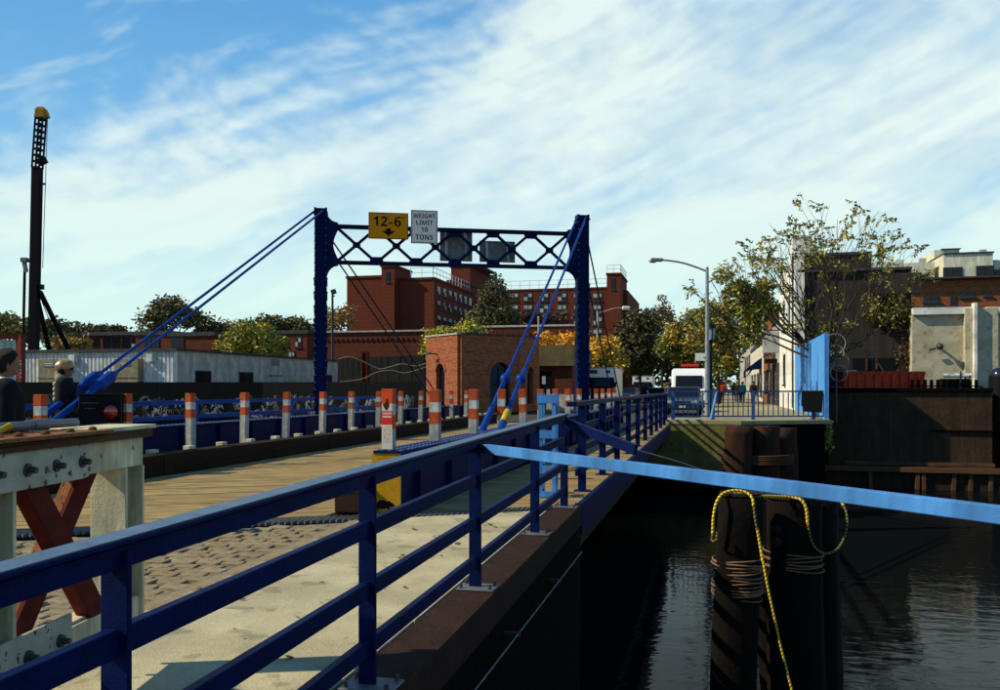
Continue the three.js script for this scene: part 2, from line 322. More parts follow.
  part(gr, 'grating_bars', bars, M.steelGrey, 'stuff');
}
{ // fallen leaves and grit
  seed(19);
  const g = [];
  for (let i = 0; i < 240; i++) { const v = rr(-8, -1.8), u = rr(2.6, 8.6), s = rr(0.012, 0.034); const a = new THREE.CircleGeometry(s, 5).rotateX(-Math.PI / 2 + rr(-0.35, 0.35)).scale(1, 1, rr(0.4, 0.8)).rotateY(rr(0, 6)).translate(v, bank(u) + 0.012, -u); g.push(a); }
  const m = new THREE.Mesh(merge(g), mat([0.14, 0.085, 0.03], { rough: 0.95, side: THREE.DoubleSide })); m.name = 'fallen_leaves'; m.userData.kind = 'stuff'; tag(m, 'small dry brown leaves and grit scattered on pavement and cobbles', 'leaves'); scene.add(m);
}
{ // conduit along the dark wall
  const t = thingW('wall_conduit', 'thin pale conduit running along the dark canal wall below the railing', 'pipe', [-1.4, -0.4, 5]);
  part(t, 'pipe', rod(P(-1.36, -0.38, 3.6), P(-1.36, -0.36, 9.4), 0.006), M.steelGrey);
  parts(t, 'clip', [4.4, 6.2, 8].map((u) => bx(0.12, 0.03, 0.03, -1.41, -0.375, -u)), M.bolt);
}

// ------------------------------------------------------------------ near railing and the two booms
const POSTS = [0.15, 2.12, 3.96, 5.95, 8.1, 9.8];
{
  const t = thingW('bank_railing', 'dark blue steel railing with four flat rails along the canal edge in the foreground', 'railing', [-1.6, -0.1, 5]);
  const H = [1.07, 0.815, 0.52, 0.24];
  for (const u of POSTS) {
    const y = bank(u);
    const p = part(t, 'post', bx(0.088, 1.03, 0.022, -1.62, y + 0.515, -u, 0, 0.004), M.navy);
    part(p, 'base_plate', bx(0.27, 0.014, 0.2, -1.6, y + 0.014, -u, 0, 0.004), M.steelGrey);
    parts(p, 'anchor_bolt', [[-1, -1], [1, -1], [1, 1], [-1, 1]].map(([a, b]) => rod(P(-1.6 + a * 0.105, y + 0.015, u + b * 0.072), P(-1.6 + a * 0.105, y + 0.05, u + b * 0.072), 0.013, 0.011, 6)), M.bolt);
  }
  for (let i = 0; i + 1 < POSTS.length; i++) for (const k of [1, 2, 3]) {
    const a = POSTS[i], b = POSTS[i + 1];
    part(t, 'rail', bar(P(-1.62, bank(a) + H[k] - 0.04, a + 0.011), P(-1.62, bank(b) + H[k] - 0.04, b - 0.011), 0.04, 0.08, 0.004), M.navy);
  }
  // top rail: a flat bar with a wider cap
  part(t, 'top_rail', [bar(P(-1.62, bank(-1.5) + 1.012, -1.5), P(-1.62, bank(9.86) + 1.012, 9.86), 0.045, 0.06), bar(P(-1.62, bank(-1.5) + 1.06, -1.5), P(-1.62, bank(9.86) + 1.06, 9.86), 0.1, 0.018, 0.005)], M.navy);
  part(t, 'sunlit_cap', bar(P(-1.622, bank(-1.5) + 1.0705, -1.5), P(-1.622, bank(9.86) + 1.0705, 9.86), 0.09, 0.004), M.litNavy);  // thin pale sheet paints the sunlit top of the rail
}
{
  const t = thingW('swing_boom', 'light blue flat steel boom reaching from the railing out over the canal', 'barrier arm', [0, 0, 5]);
  const a = P(...[at(486, 6.0)].map(([v, u]) => [v, 1.0, u])[0]), b = P(...[at(1000, 3.12)].map(([v, u]) => [v, 0.965, u])[0]), d = b.clone().sub(a);
  const e = a.clone().addScaledVector(d, 1.28), L = d.length() * 1.28;
  // a flat bar with its lower end corner cut off
  const g = plate([[0.0, 0.032], [L, 0.032], [L, -0.032], [0.16, -0.032]], 0.05, [], 0.004);
  const x = d.clone().normalize(), z = x.clone().cross(V3(0, 1, 0)).normalize(), y = z.clone().cross(x);
  part(t, 'arm', g.applyMatrix4(new THREE.Matrix4().makeBasis(x, y, z).setPosition(a)), M.sky);
  part(t, 'hinge_bracket', [bar(P(-1.6, 0.985, 5.97), a.clone().addScaledVector(d, 0.03), 0.03, 0.05)], M.navy);
  part(t, 'rest_post', bar(e.clone().addScaledVector(d, -0.03).setY(0.93), e.clone().addScaledVector(d, -0.03).setY(WATER - 1), 0.2, 0.2), M.pile);
}
{
  const t = thingW('lowered_boom', 'dark blue flat boom sloping down over the water from the end of the railing', 'barrier arm', [0, 0.8, 9]);
  const [v1, u1] = at(636, 9.0), a = P(-1.58, 1.02, 9.75), b = P(v1, yAt(450, 9.0), u1);
  part(t, 'arm', bar(a, b, 0.05, 0.11, 0.005), M.navy);
  const [v2, u2] = at(690, 10.5), [v3, u3] = at(820, 14);
  part(t, 'stay_cable', tube([b, P(v2, yAt(466, 10.5), u2), P(v3, yAt(516, 14), u3)], 0.009, 30, 5), M.steelGrey);
}

// ------------------------------------------------------------------ white barrier frame with the red cross brace
{
  const E0 = [-2.97, 3.97], S0 = [-2.78, 2.86], L = Math.hypot(S0[0] - E0[0], S0[1] - E0[1]), turn = Math.atan2(S0[1] - E0[1], S0[0] - E0[0]);
  const t = thing('barrier_frame', 'cream painted steel barrier frame with dark red cross brace beside the cobbles', 'barrier', [E0[0], 0.14, E0[1]], turn);
  // x runs from the far end towards the camera, -z is the side seen
  const ibeam = (x) => [bx(0.025, 0.93, 0.2, x - 0.095, 0.49, 0, 0, 0.004), bx(0.025, 0.93, 0.2, x + 0.095, 0.49, 0, 0, 0.004), bx(0.165, 0.93, 0.02, x, 0.49, 0.02), bx(0.05, 0.93, 0.05, x + 0.06, 0.49, -0.045, 0, 0.004)];
  part(t, 'post', ibeam(0.1), M.cream);
  part(t, 'post', ibeam(1.27), M.cream);
  part(t, 'top_beam', [bx(3.2, 0.162, 0.19, 1.6, 1.036, 0.0, 0, 0.006)], M.cream);
  part(t, 'bottom_beam', [bx(3.2, 0.17, 0.16, 1.6, 0.135, 0, 0, 0.006), bx(3.1, 0.012, 0.1, 1.6, 0.227, 0.0)], M.cream);
  part(t, 'top_plank', bx(3.2, 0.045, 0.3, 1.59, 1.14, 0, 0, 0.01), M.timber);
  part(t, 'top_plank', bx(0.62, 0.022, 0.29, 0.25, 1.174, 0, 0, 0.004), M.cream);
  const s1 = part(t, 'splice_plate', plate([[0.6, 0.96], [0.6, 1.115], [2.4, 1.115], [2.4, 0.945], [0.68, 0.945], [0.62, 0.95]], 0.02, [], 0.004).translate(0, 0, -0.107), M.dirtyWhite);
  for (const x of [0.68, 0.9, 1.12, 1.34, 1.6, 1.9, 2.2]) part(s1, 'bolt', [rod(V3(x, 1.03, -0.115), V3(x, 1.03, -0.13), 0.032, 0.029, 12), rod(V3(x, 1.03, -0.13), V3(x, 1.03, -0.165), 0.016, 0.014, 8)], M.bolt);
  const s2 = part(t, 'splice_plate', bx(1.75, 0.21, 0.02, 1.62, 0.2, -0.1, 0, 0.004), M.dirtyWhite);
  for (const x of [0.85, 1.1, 1.35, 1.7, 2.1]) part(s2, 'bolt', [rod(V3(x, 0.2, -0.11), V3(x, 0.2, -0.125), 0.032, 0.029, 12), rod(V3(x, 0.2, -0.125), V3(x, 0.2, -0.16), 0.016, 0.014, 8)], M.bolt);
  part(t, 'base_angle', bx(1.95, 0.03, 0.12, 1.65, 0.075, -0.13, 0, 0.004), M.rustRed);
  const rp = part(t, 'flange_plate', bx(2.0, 0.018, 0.26, 1.5, 1.172, -0.06, 0, 0.003), M.rust);
  for (let x = 0.6; x < 2.4; x += 0.2) part(rp, 'bolt_head', [ball(0.022, x, 1.185, -0.13, 1, 0.75, 1, 8)], M.rust);
  for (let i = 0; i < 2; i++) {
    const a = i ? V3(0.38, 0.98, 0.03) : V3(1.02, 0.98, -0.04), b = i ? V3(1.04, 0.2, 0.03) : V3(0.42, 0.2, -0.04);
    const br = part(t, 'cross_brace', bar(a, b, 0.075, 0.13, 0.004), M.rustRed);
    part(br, 'sunlit_edge', bar(a.clone().add(V3(0, 0.004, 0.001)), b.clone().add(V3(0, 0.004, 0.001)), 0.06, 0.125, 0.002).translate(0, 0.002, 0.012), M.rust);  // lighter strip paints the sunlit edge of the brace
  }
  part(t, 'support_foot', bx(0.12, 0.32, 0.12, 2.6, -0.08, 0, 0, 0.006), M.cream);
  part(t, 'support_foot', bx(0.3, 0.03, 0.3, 2.6, -0.225, 0), M.rustRed);
  part(t, 'brace_bolt', rod(V3(0.71, 0.59, -0.06), V3(0.71, 0.59, -0.1), 0.02, 0.018, 8), M.bolt);
  parts(t, 'side_bolt', [[0.45, 1.04], [0.12, 1.06], [0.4, 0.14], [0.12, 0.15]].map(([x, y]) => ball(0.014, x, y, y > 0.5 ? -0.097 : -0.082, 1, 1, 0.6, 8)), M.galv);
  const pp = thing('steel_pipe', 'grey steel pipe lying on top of the cream barrier frame', 'pipe', [E0[0], 0.14, E0[1]], turn);
  part(pp, 'tube', rod(V3(0.42, 1.212, 0.06), V3(3.2, 1.22, 0.06), 0.022, 0.022, 10), M.steelGrey);
  t.scale.setScalar(0.92); pp.scale.setScalar(0.92);
  part(pp, 'clamp', [rod(V3(0.68, 1.213, 0.06), V3(0.8, 1.213, 0.06), 0.03, 0.03, 10)], M.steelGrey);
  const st = thing('yellow_strap', 'small bundle of yellow strap on the barrier frame under the grey pipe', 'strap', [E0[0], 0.14, E0[1]], turn);
  st.scale.setScalar(0.92);
  part(st, 'webbing', [tube([V3(1.05, 1.2, 0.02), V3(1.12, 1.226, -0.04), V3(1.2, 1.2, -0.03), V3(1.3, 1.22, -0.05), V3(1.26, 1.2, 0.04)], 0.014, 24, 5)], M.yellow);
}

// ------------------------------------------------------------------ the bridge
const RG = -3.44, LG = -9.72, DECK = 0.06, GT = 0.72;
const joint = (v) => 8.97 + 0.62 * (v - RG), farEnd = (v) => 33.5;
const UL = 20.9, UR = 23.7, TVL = -9.85, TVR = -3.42;
{
  const t = thingW('retractable_bridge', 'blue steel plate girder bridge with plank deck and tall portal hung with stay rods', 'bridge', [-6.6, 0, 21]);
  // deck of planks laid on the skew
  const deck = part(t, 'deck', prism([[-9.5, joint(-9.5)], [-1.75, joint(-1.75)], [-1.75, farEnd(-1.75)], [-9.5, farEnd(-9.5)]], -0.35, -0.02), M.timber);
  seed(5);
  for (let k = 0; ; k++) {
    const w = 0.285, u0 = joint(-8.22) + 0.02 + k * w, s = mix(0.62, 0.4, Math.min(1, k * w / 24));
    if (u0 > farEnd(-8.2) - 0.3) break;
    const y = DECK + rr(-0.005, 0.004), f = (v, d) => u0 + d + s * (v + 8.22) ;
    const cut = (v, d) => Math.min(f(v, d), farEnd(v));
    part(deck, 'plank', prism([[-8.22, cut(-8.22, 0)], [-4.0, cut(-4.0, 0)], [-4.0, cut(-4.0, w - 0.012)], [-8.22, cut(-8.22, w - 0.012)]], -0.02, y, 0.006), M.planks[Math.floor(rnd() * 4)]);
  }
  // walkway deck right of the girder, footway left of the other
  part(t, 'footway', [prism([[-3.2, joint(-3.2)], [-1.52, joint(-1.52)], [-1.52, farEnd(-1.52)], [-3.2, farEnd(-3.2)]], -0.1, 0.05)], M.planks[3]);
  part(t, 'footway', [prism([[-11.4, joint(-9.9) ], [-9.95, joint(-9.9)], [-9.95, farEnd(-9.9)], [-11.4, farEnd(-11.4)]], -0.1, 0.1)], M.planks[2]);
  part(t, 'edge_beam', [bar(P(-1.5, -0.12, joint(-1.5)), P(-1.5, -0.12, farEnd(-1.5)), 0.06, 0.36), bar(P(-11.42, -0.1, joint(-9.9)), P(-11.42, -0.1, farEnd(-11.4)), 0.06, 0.4)], M.navyDeep);
  part(t, 'under_frame', [-9.7, -7.6, -5.5, -3.44, -1.9].map((v) => bar(P(v, -0.55, joint(v) + 0.3), P(v, -0.55, farEnd(v) - 0.2), 0.25, 0.5)), M.black);
  // timber kerbs
  for (const [v, a] of [[-8.4, 0], [-3.83, 0.1]]) for (let u = joint(v) + a; u < farEnd(v) - 1; u += 6) part(t, 'kerb', bar(P(v, DECK + 0.165, u), P(v, DECK + 0.165, Math.min(u + 5.985, farEnd(v))), 0.34, 0.33, 0.012), M.kerb);
  part(t, 'kerb_ledge', bar(P(-9.05, 0.1, joint(-9.05)), P(-9.05, 0.1, farEnd(-9.05)), 0.92, 0.4), M.kerb);
  for (let k = 0; k < 26; k++) { const u = 8.2 + k * 1.02; part(t, 'cleat', bx(0.14, 0.12, 0.16, -8.72, 0.37, -u, 0, 0.01), M.cream); }
  // plate girders
  for (const [gv, name] of [[RG, 'r'], [LG, 'l']]) {
    const a = joint(gv), b = farEnd(gv), g = part(t, 'girder', [bx(0.3, 0.64, b - a, gv, 0.38, -(a + b) / 2)], M.navyDeep);
    part(g, 'top_flange', bar(P(gv + 0.02, GT, a - 0.04), P(gv + 0.02, GT, b), 0.34, 0.03, 0.004), M.navy);
    const stiff = [];
    for (let u = a + 0.5; u < b; u += 1.25) for (const s of [-1, 1]) stiff.push(bx(0.07, 0.62, 0.014, gv + s * 0.182, 0.38, -u), bx(0.014, 0.62, 0.09, gv + s * 0.158, 0.38, -u));
    part(g, 'stiffeners', stiff, M.navy, 'stuff');
    const rv = [];
    for (let u = a; u < Math.min(b, a + 20); u += 0.13) for (const s of [-0.11, 0.03, 0.16]) rv.push(ball(0.019, gv + s, GT + 0.015, -u, 1, 0.7, 1, 5));
    part(g, 'rivets', rv, M.rivet, 'stuff');
  }
  // yellow end plate of the right girder, with the stencil of a rat
  part(t, 'end_plate', bx(0.335, 0.66, 0.02, RG - 0.005, 0.38, -(joint(RG) - 0.012), 0, 0.003), M.yellow);
  part(t, 'end_plate_face', face(0.33, 0.65, RG - 0.005, 0.38, -(joint(RG) - 0.026)), printed(256, 504, (c, w, h) => {
    c.fillStyle = '#a87c0a'; c.fillRect(0, 0, w, h);
    seed(8); for (let i = 0; i < 900; i++) { c.fillStyle = `rgba(${rnd() < 0.5 ? '60,40,0' : '200,160,30'},${rr(0.02, 0.1)})`; const s = rr(2, 26); c.fillRect(rnd() * w, rnd() * h, s, s * rr(0.3, 1.5)); }
    c.strokeStyle = 'rgba(150,40,10,0.55)'; c.lineWidth = 6; c.beginPath(); c.ellipse(130, 120, 62, 40, 0.2, 0, 7); c.stroke();
    c.beginPath(); c.moveTo(70, 40); c.bezierCurveTo(110, 60, 160, 20, 190, 60); c.stroke();
    c.fillStyle = '#140c06'; c.beginPath(); c.moveTo(22, 468); c.bezierCurveTo(30, 405, 95, 370, 140, 412); c.bezierCurveTo(152, 396, 168, 400, 172, 412); c.bezierCurveTo(190, 418, 206, 430, 214, 442); c.bezierCurveTo(196, 450, 176, 452, 162, 450);
    c.lineTo(160, 470); c.lineTo(176, 476); c.lineTo(146, 476); c.lineTo(138, 462); c.bezierCurveTo(110, 474, 80, 472, 66, 468); c.lineTo(60, 478); c.lineTo(36, 478); c.lineTo(40, 466); c.fill();
    c.strokeStyle = '#140c06'; c.lineWidth = 5; c.beginPath(); c.moveTo(26, 464); c.bezierCurveTo(6, 476, 10, 490, 60, 488); c.stroke();
  }));
  // portal towers
  const dir = V3(TVR - TVL, 0, -(UR - UL)).normalize(), turn = Math.atan2(UR - UL, TVR - TVL);
  const towerGeo = (h0, top) => {
    const g = [bx(0.26, top - h0, 0.24, 0, (top + h0) / 2, 0)];
    for (const sx of [-1, 1]) g.push(bx(0.026, top - h0, 0.32, sx * 0.142, (top + h0) / 2, 0));
    return g;
  };
  for (const [tv, tu, s, top] of [[TVL, UL, 1, 6.08], [TVR, UR, -1, 6.14]]) {
    const place = (g) => g.rotateY(turn).translate(tv, 0, -tu);
    const tw = part(t, 'tower', towerGeo(-0.2, top).map(place), M.navy);
    const battens = [], rivets = [];
    for (let y = 0.9; y < top - 1.9; y += 0.36) { for (const sx of [-1, 1]) battens.push(place(bx(0.022, 0.12, 0.33, sx * 0.16, y, 0)), place(bx(0.03, 0.07, 0.05, sx * 0.165, y + 0.1, 0.14))); }
    for (let y = 0.8; y < top - 0.1; y += 0.19) for (const sx of [-1, 1]) rivets.push(place(ball(0.018, sx * 0.135, y, 0.163, 1, 1, 0.6, 5)), place(ball(0.017, sx * 0.158, y + 0.05, 0.11, 0.6, 1, 1, 5)));
    part(tw, 'battens', battens, M.navy, 'stuff');
    part(tw, 'rivets', rivets, M.rivet, 'stuff');
    part(tw, 'cap', [place(bx(0.37, 0.03, 0.37, 0, top - 0.12, 0)), place(bx(0.05, 0.12, 0.32, -0.14, top - 0.05, 0)), place(bx(0.05, 0.12, 0.32, 0.14, top - 0.05, 0))], M.navyDeep);
    // gusset plate with concave edges
    const y0 = 4.62, y1 = 5.72, pts = [[0, top]];
    for (let i = 0; i <= 8; i++) { const a = i / 8 * Math.PI / 2; pts.push([0.15 + 0.29 * (1 - Math.cos(a)), y1 + (top - 0.05 - y1) * (1 - Math.sin(a))]); }
    for (let i = 0; i <= 10; i++) { const a = i / 10 * Math.PI; pts.push([0.45 - 0.13 * Math.sin(a), mix(y1 - 0.14, y0 + 0.14, i / 10)]); }
    for (let i = 0; i <= 8; i++) { const a = i / 8 * Math.PI / 2; pts.push([0.15 + 0.29 * (1 - Math.sin(a)), y0 - 0.36 * (1 - Math.cos(a))]); }
    pts.push([0, y0 - 0.42]);
    for (const z of [-0.125, 0.125]) part(tw, 'gusset_plate', place(plate(s > 0 ? pts : pts.map(([x, y]) => [-x, y]).reverse(), 0.02).translate(0, 0, z)), M.navyDeep);
  }
  // portal truss
  const span = Math.hypot(TVR - TVL, UR - UL), cl = (x, y, z = 0) => { const q = V3(x, y, z).applyAxisAngle(V3(0, 1, 0), turn); return q.add(V3(TVL, 0, -UL)); };
  const B = 4.71, TP = 5.62;
  for (const y of [B, TP]) part(t, 'truss_chord', [bar(cl(0.2, y), cl(span - 0.2, y), 0.2, 0.06), bar(cl(0.2, y + (y > 5 ? 0.045 : -0.045)), cl(span - 0.2, y + (y > 5 ? 0.04 : -0.04)), 0.24, 0.016)], M.navyDeep);
  const n = 6, w = (span - 0.8) / n;
  for (let i = 0; i < n; i++) {
    const x0 = 0.4 + i * w, x1 = x0 + w;
    part(t, 'truss_diagonal', [bar(cl(x0, B), cl(x1, TP), 0.05, 0.075)], M.navyDeep);
    part(t, 'truss_diagonal', [bar(cl(x0, TP), cl(x1, B), 0.04, 0.075)], M.navyDeep);
    part(t, 'node_plate', plate([[-0.1, -0.075], [0.1, -0.075], [0.1, 0.075], [-0.1, 0.075]], 0.07).rotateY(turn).translate(...cl((x0 + x1) / 2, (B + TP) / 2).toArray()), M.navyDeep);
    if (i) for (const [y, s] of [[B, 1], [TP, -1]]) part(t, 'node_plate', plate(s > 0 ? [[-0.19, 0], [0.19, 0], [0.15, 0.15], [-0.15, 0.15]] : [[-0.15, -0.15], [0.15, -0.15], [0.19, 0], [-0.19, 0]], 0.075).rotateY(turn).translate(...cl(x0, y).toArray()), M.navyDeep);
  }
  // stay rods, in pairs
  for (const [gv, tv, tu, top, u0, u1] of [[LG, TVL, UL, 6.0, 10.7, 31], [RG, TVR, UR, 6.06, 13.55, 33.8]]) for (const s of [-0.15, 0.15]) for (const front of [true, false]) {
    const a = P(gv + s, GT - 0.02, front ? u0 : Math.min(u1, farEnd(gv) - 0.1)), b = P(tv + s * 0.8, front ? top : top - 0.55, tu - (front ? 0.12 : -0.16)), d = b.clone().sub(a), q = (k) => a.clone().addScaledVector(d, k);
    const r = part(t, 'stay_rod', [rod(a, b, front ? 0.028 : 0.022, front ? 0.028 : 0.022, 8)], front ? M.blue : M.navyDeep);
    if (!front) continue;
    if (gv === RG) {
      part(r, 'turnbuckle', [ball(0.095, ...q(0.165).toArray(), 1, 1, 1, 12), rod(q(0.075), q(0.155), 0.042, 0.042), rod(q(0.175), q(0.2), 0.05, 0.035)], M.blue);
      part(r, 'socket', [rod(q(0.0), q(0.07), 0.06, 0.055, 10)], s > 0 ? M.blue : M.blue);
      if (s > 0) part(r, 'yellow_sleeve', rod(q(0.028), q(0.06), 0.068, 0.064, 10), M.yellow);
    } else {
      part(r, 'turnbuckle', [bar(q(0.14), q(0.176), 0.13, 0.19, 0.04), rod(q(0.172), q(0.186), 0.075, 0.035), rod(q(0.13), q(0.145), 0.05, 0.085)], M.blue);
      part(r, 'socket', [rod(q(0.0), q(0.135), 0.056, 0.05, 10)], M.blue);
    }
  }
  // lattice hinge stand at the end of the walkway
  const [hv, hu] = at(547, 10.9);
  const hs = part(t, 'hinge_stand', [bx(0.05, 1.3, 0.05, hv - 0.08, 0.7, -hu), bx(0.05, 1.3, 0.05, hv + 0.09, 0.7, -hu), bx(0.03, 1.3, 0.03, hv - 0.08, 0.7, -hu - 0.2), bx(0.03, 1.3, 0.03, hv + 0.09, 0.7, -hu - 0.2)], M.sky);
  parts(hs, 'batten', [1.3, 0.86, 0.42, 0.1].flatMap((y) => [bx(0.015, 0.11, 0.26, hv - 0.11, y, -hu - 0.1), bx(0.24, 0.1, 0.015, hv, y - 0.02, -hu + 0.03)]), M.sky);
  part(hs, 'foot', bx(0.34, 0.03, 0.36, hv, 0.075, -hu - 0.1), M.sky);
}
{ // railings of the bridge
  const t = thingW('walkway_railing', 'dark blue railing with four rails along the right walkway of the bridge', 'railing', [-1.65, 0, 20]);
  const posts = [11.5, 13.75, 15.95, 18.2, 20.6, 23, 25.4, 27.8, 30.2, 32.6, 34.0], v = -1.66, y = 0.05;
  for (const u of posts) part(t, 'post', [bx(0.1, 1.13, 0.09, v, y + 0.565, -u, 0, 0.006), bx(0.2, 0.015, 0.2, v, y + 0.0075, -u)], M.navy);
  for (const [h, k] of [[1.17, 0.1], [0.84, 0.09], [0.54, 0.09], [0.25, 0.09]]) part(t, h > 1 ? 'top_rail' : 'rail', bar(P(v - (h > 1 ? 0 : 0.06), y + h, h > 1 ? 10.6 : 11.4), P(v - (h > 1 ? 0 : 0.06), y + h - (h > 1 ? 0.02 : 0), 34.05), h > 1 ? 0.12 : 0.04, h > 1 ? 0.06 : k, 0.004), M.navy);
  const l = thingW('footway_railing', 'blue railing with three rails along the left footway beyond the bridge girder', 'railing', [-11.3, 0, 20]);
  for (let u = 6; u < 31; u += 2.3) part(l, 'post', bx(0.1, 1.02, 0.08, -11.3, 0.61, -u), M.blue);
  for (const h of [1.0, 0.68, 0.36]) part(l, 'rail', bar(P(-11.24, 0.1 + h, 3.5), P(-11.24, 0.1 + h, 31), 0.05, 0.09), M.blue);
}
{ // orange and white striped posts
  const make = (name, label, h, pos, turn, group) => {
    const t = thing(name, label, 'bollard', pos, turn, group), w = 0.125;
    part(t, 'shaft', bx(w, h - 0.44, w, 0, (h - 0.44) / 2, 0, 0, 0.005), M.postWhite);
    part(t, 'orange_band', bx(w + 0.004, 0.15, w + 0.004, 0, h - 0.365, 0, 0, 0.004), M.orange);
    part(t, 'white_band', bx(w, 0.13, w, 0, h - 0.225, 0, 0, 0.004), M.band);
    part(t, 'orange_band', bx(w + 0.004, 0.16, w + 0.004, 0, h - 0.08, 0, 0, 0.006), M.orange);
    return t;
  };
  const nth = ['first', 'second', 'third', 'fourth', 'fifth', 'sixth', 'seventh', 'eighth', 'ninth', 'tenth', 'eleventh', 'twelfth', 'thirteenth', 'fourteenth'];
  seed(21);
  const first = make('striped_post', 'orange and white striped post on the right girder end bearing a sticker and bird decal', 0.67, [RG, GT + 0.02, 9.02], 0, 'striped posts on the right girder');
  first.rotation.y = 0.05;
  const plain = make('striped_post', 'orange and white striped post on the right girder, second from the yellow end', 0.66, [RG, GT + 0.02, 10.68], 0.04, 'striped posts on the right girder');
  for (let k = 2; k < 14; k++) copyOf(plain, `orange and white striped post on the right girder, ${nth[k]} from the yellow end`, [RG, GT + 0.02, 8.97 + k * 1.78], rr(-0.12, 0.12)).rotation.z = rr(-0.03, 0.03);
  const left = make('striped_post', 'orange and white striped post on the left kerb, first from the left picture edge', 1.03, [-9.0, 0.3, 10.2], 0, 'striped posts along the left kerb');
  for (let k = 1; k < 13; k++) copyOf(left, `orange and white striped post on the left kerb, ${nth[k]} from the left picture edge`, [-9.0 + rr(-0.03, 0.03), 0.3, 10.2 + k * 1.79], rr(-0.15, 0.15)).rotation.z = rr(-0.035, 0.035);
  // stickers on the first post
  part(first, 'sticker', face(0.12, 0.64, 0, 0.33, 0.0665), printed(128, 680, (c, w, h) => {
    c.fillStyle = '#c9c2b4'; c.fillRect(0, 0, w, h); c.fillStyle = '#d8451a'; c.fillRect(0, 0, w, 150);
    c.fillStyle = '#c8bfae'; c.fillRect(0, 150, w, 86);
    c.fillStyle = '#cf2d22'; c.fillRect(0, 236, w, 160); c.fillStyle = '#e2b6ae'; for (const y of [252, 290]) { c.fillRect(10, y, w - 20, 22); }
    c.fillStyle = '#c9352a'; for (let i = 0; i < 7; i++) c.fillRect(16 + i * 15, 256, 4, 14);
    seed(4); for (let i = 0; i < 420; i++) { c.fillStyle = `rgba(${rnd() < 0.6 ? '190,40,40' : '90,80,70'},${rr(0.1, 0.5)})`; c.fillRect(20 + rnd() * (w - 40), 410 + rnd() * 200, rr(2, 9), rr(2, 7)); }
    c.fillStyle = '#3a1c10'; c.beginPath(); c.moveTo(52, 100); c.bezierCurveTo(70, 78, 92, 96, 80, 124); c.bezierCurveTo(104, 150, 92, 200, 64, 232); c.lineTo(52, 224); c.bezierCurveTo(24, 200, 10, 160, 18, 140); c.bezierCurveTo(34, 160, 50, 150, 52, 100); c.fill();
  }));
}
{ // signs on the portal
  const turn = Math.atan2(UR - UL, TVR - TVL);
  const spot = (k, z) => { const L = Math.hypot(TVR - TVL, UR - UL), q = V3(k * L, 0, z).applyAxisAngle(V3(0, 1, 0), turn); return [TVL + q.x, UL - q.z]; };
  const sign = (name, label, px, w, h, y, z, draw, back) => {
    let k = 0.3; for (let i = 0; i < 40; i++) { const [v, u] = spot(k, z), X = v * CA + u * SA, D = u * CA - v * SA; k += (px - (500 + F * X / D)) / 2200; }
    const [v, u] = spot(k, z), t = thing(name, label, 'sign', [v, y, u], turn);
    const rim = part(t, 'panel', bx(w, h, 0.03, 0, 0, 0, 0, 0.01), back);
    if (draw) part(t, 'face', face(w - 0.012, h - 0.012, 0, 0, 0.0165), printed(Math.round(w * 520), Math.round(h * 520), draw));
    part(t, 'bracket', [-0.3, 0.3].map((x) => bx(0.06, h * 0.9, 0.05, x * w, 0, draw ? -0.04 : 0.04)), M.galv);
    return t;
  };
  const txt = (c, s, x, y, size, w) => { c.font = `bold ${size}px sans-serif`; c.textAlign = 'center'; c.textBaseline = 'middle'; c.fillText(s, x, y, w); };
  sign('clearance_sign', 'yellow clearance sign reading 12 feet 6 inches with a black arrow', 388.5, 1.03, 0.69, yAt(226, 22.7), 0.25, (c, w, h) => {
    c.fillStyle = '#1b1206'; c.fillRect(0, 0, w, h); c.fillStyle = '#e28a02'; c.fillRect(9, 9, w - 18, h - 18);
    c.fillStyle = '#17100a'; txt(c, '12', w * 0.29, h * 0.34, h * 0.52); txt(c, '-', w * 0.555, h * 0.36, h * 0.5); txt(c, '6', w * 0.73, h * 0.34, h * 0.52);
    c.fillRect(w * 0.485, h * 0.13, 10, 30); c.fillRect(w * 0.84, h * 0.13, 10, 30); c.fillRect(w * 0.88, h * 0.13, 10, 30);
    c.beginPath(); c.moveTo(w * 0.44, h * 0.6); c.lineTo(w * 0.56, h * 0.6); c.lineTo(w * 0.56, h * 0.7); c.lineTo(w * 0.68, h * 0.7); c.lineTo(w * 0.5, h * 0.89); c.lineTo(w * 0.32, h * 0.7); c.lineTo(w * 0.44, h * 0.7); c.fill();
  }, M.steelGrey);
  sign('weight_limit_sign', 'white portal sign reading weight limit 10 tons', 424.5, 0.7, 0.87, yAt(227, 22.8), 0.3, (c, w, h) => {
    c.fillStyle = '#4b443e'; c.fillRect(0, 0, w, h); c.fillStyle = '#f2e2cc'; c.fillRect(8, 8, w - 16, h - 16); c.fillStyle = '#4a3e38';
    c.fillRect(16, 16, w - 32, 3); c.fillRect(16, h - 19, w - 32, 3); c.fillRect(16, 16, 3, h - 32); c.fillRect(w - 19, 16, 3, h - 32);
    c.fillStyle = '#241b18'; txt(c, 'WEIGHT', w / 2, h * 0.17, h * 0.19, w * 0.84); txt(c, 'LIMIT', w / 2, h * 0.375, h * 0.19); txt(c, '10', w / 2, h * 0.585, h * 0.2); txt(c, 'TONS', w / 2, h * 0.82, h * 0.21, w * 0.84);
  }, M.steelGrey);
  sign('sign_back', 'grey back of the taller sign facing away on the portal truss', 456.5, 0.88, 0.82, 5.25, -0.25, null, M.steelGrey);
  sign('sign_back', 'grey back of the lower sign facing away on the portal truss', 498, 0.98, 0.58, 5.13, -0.25, null, M.steelGrey);
}
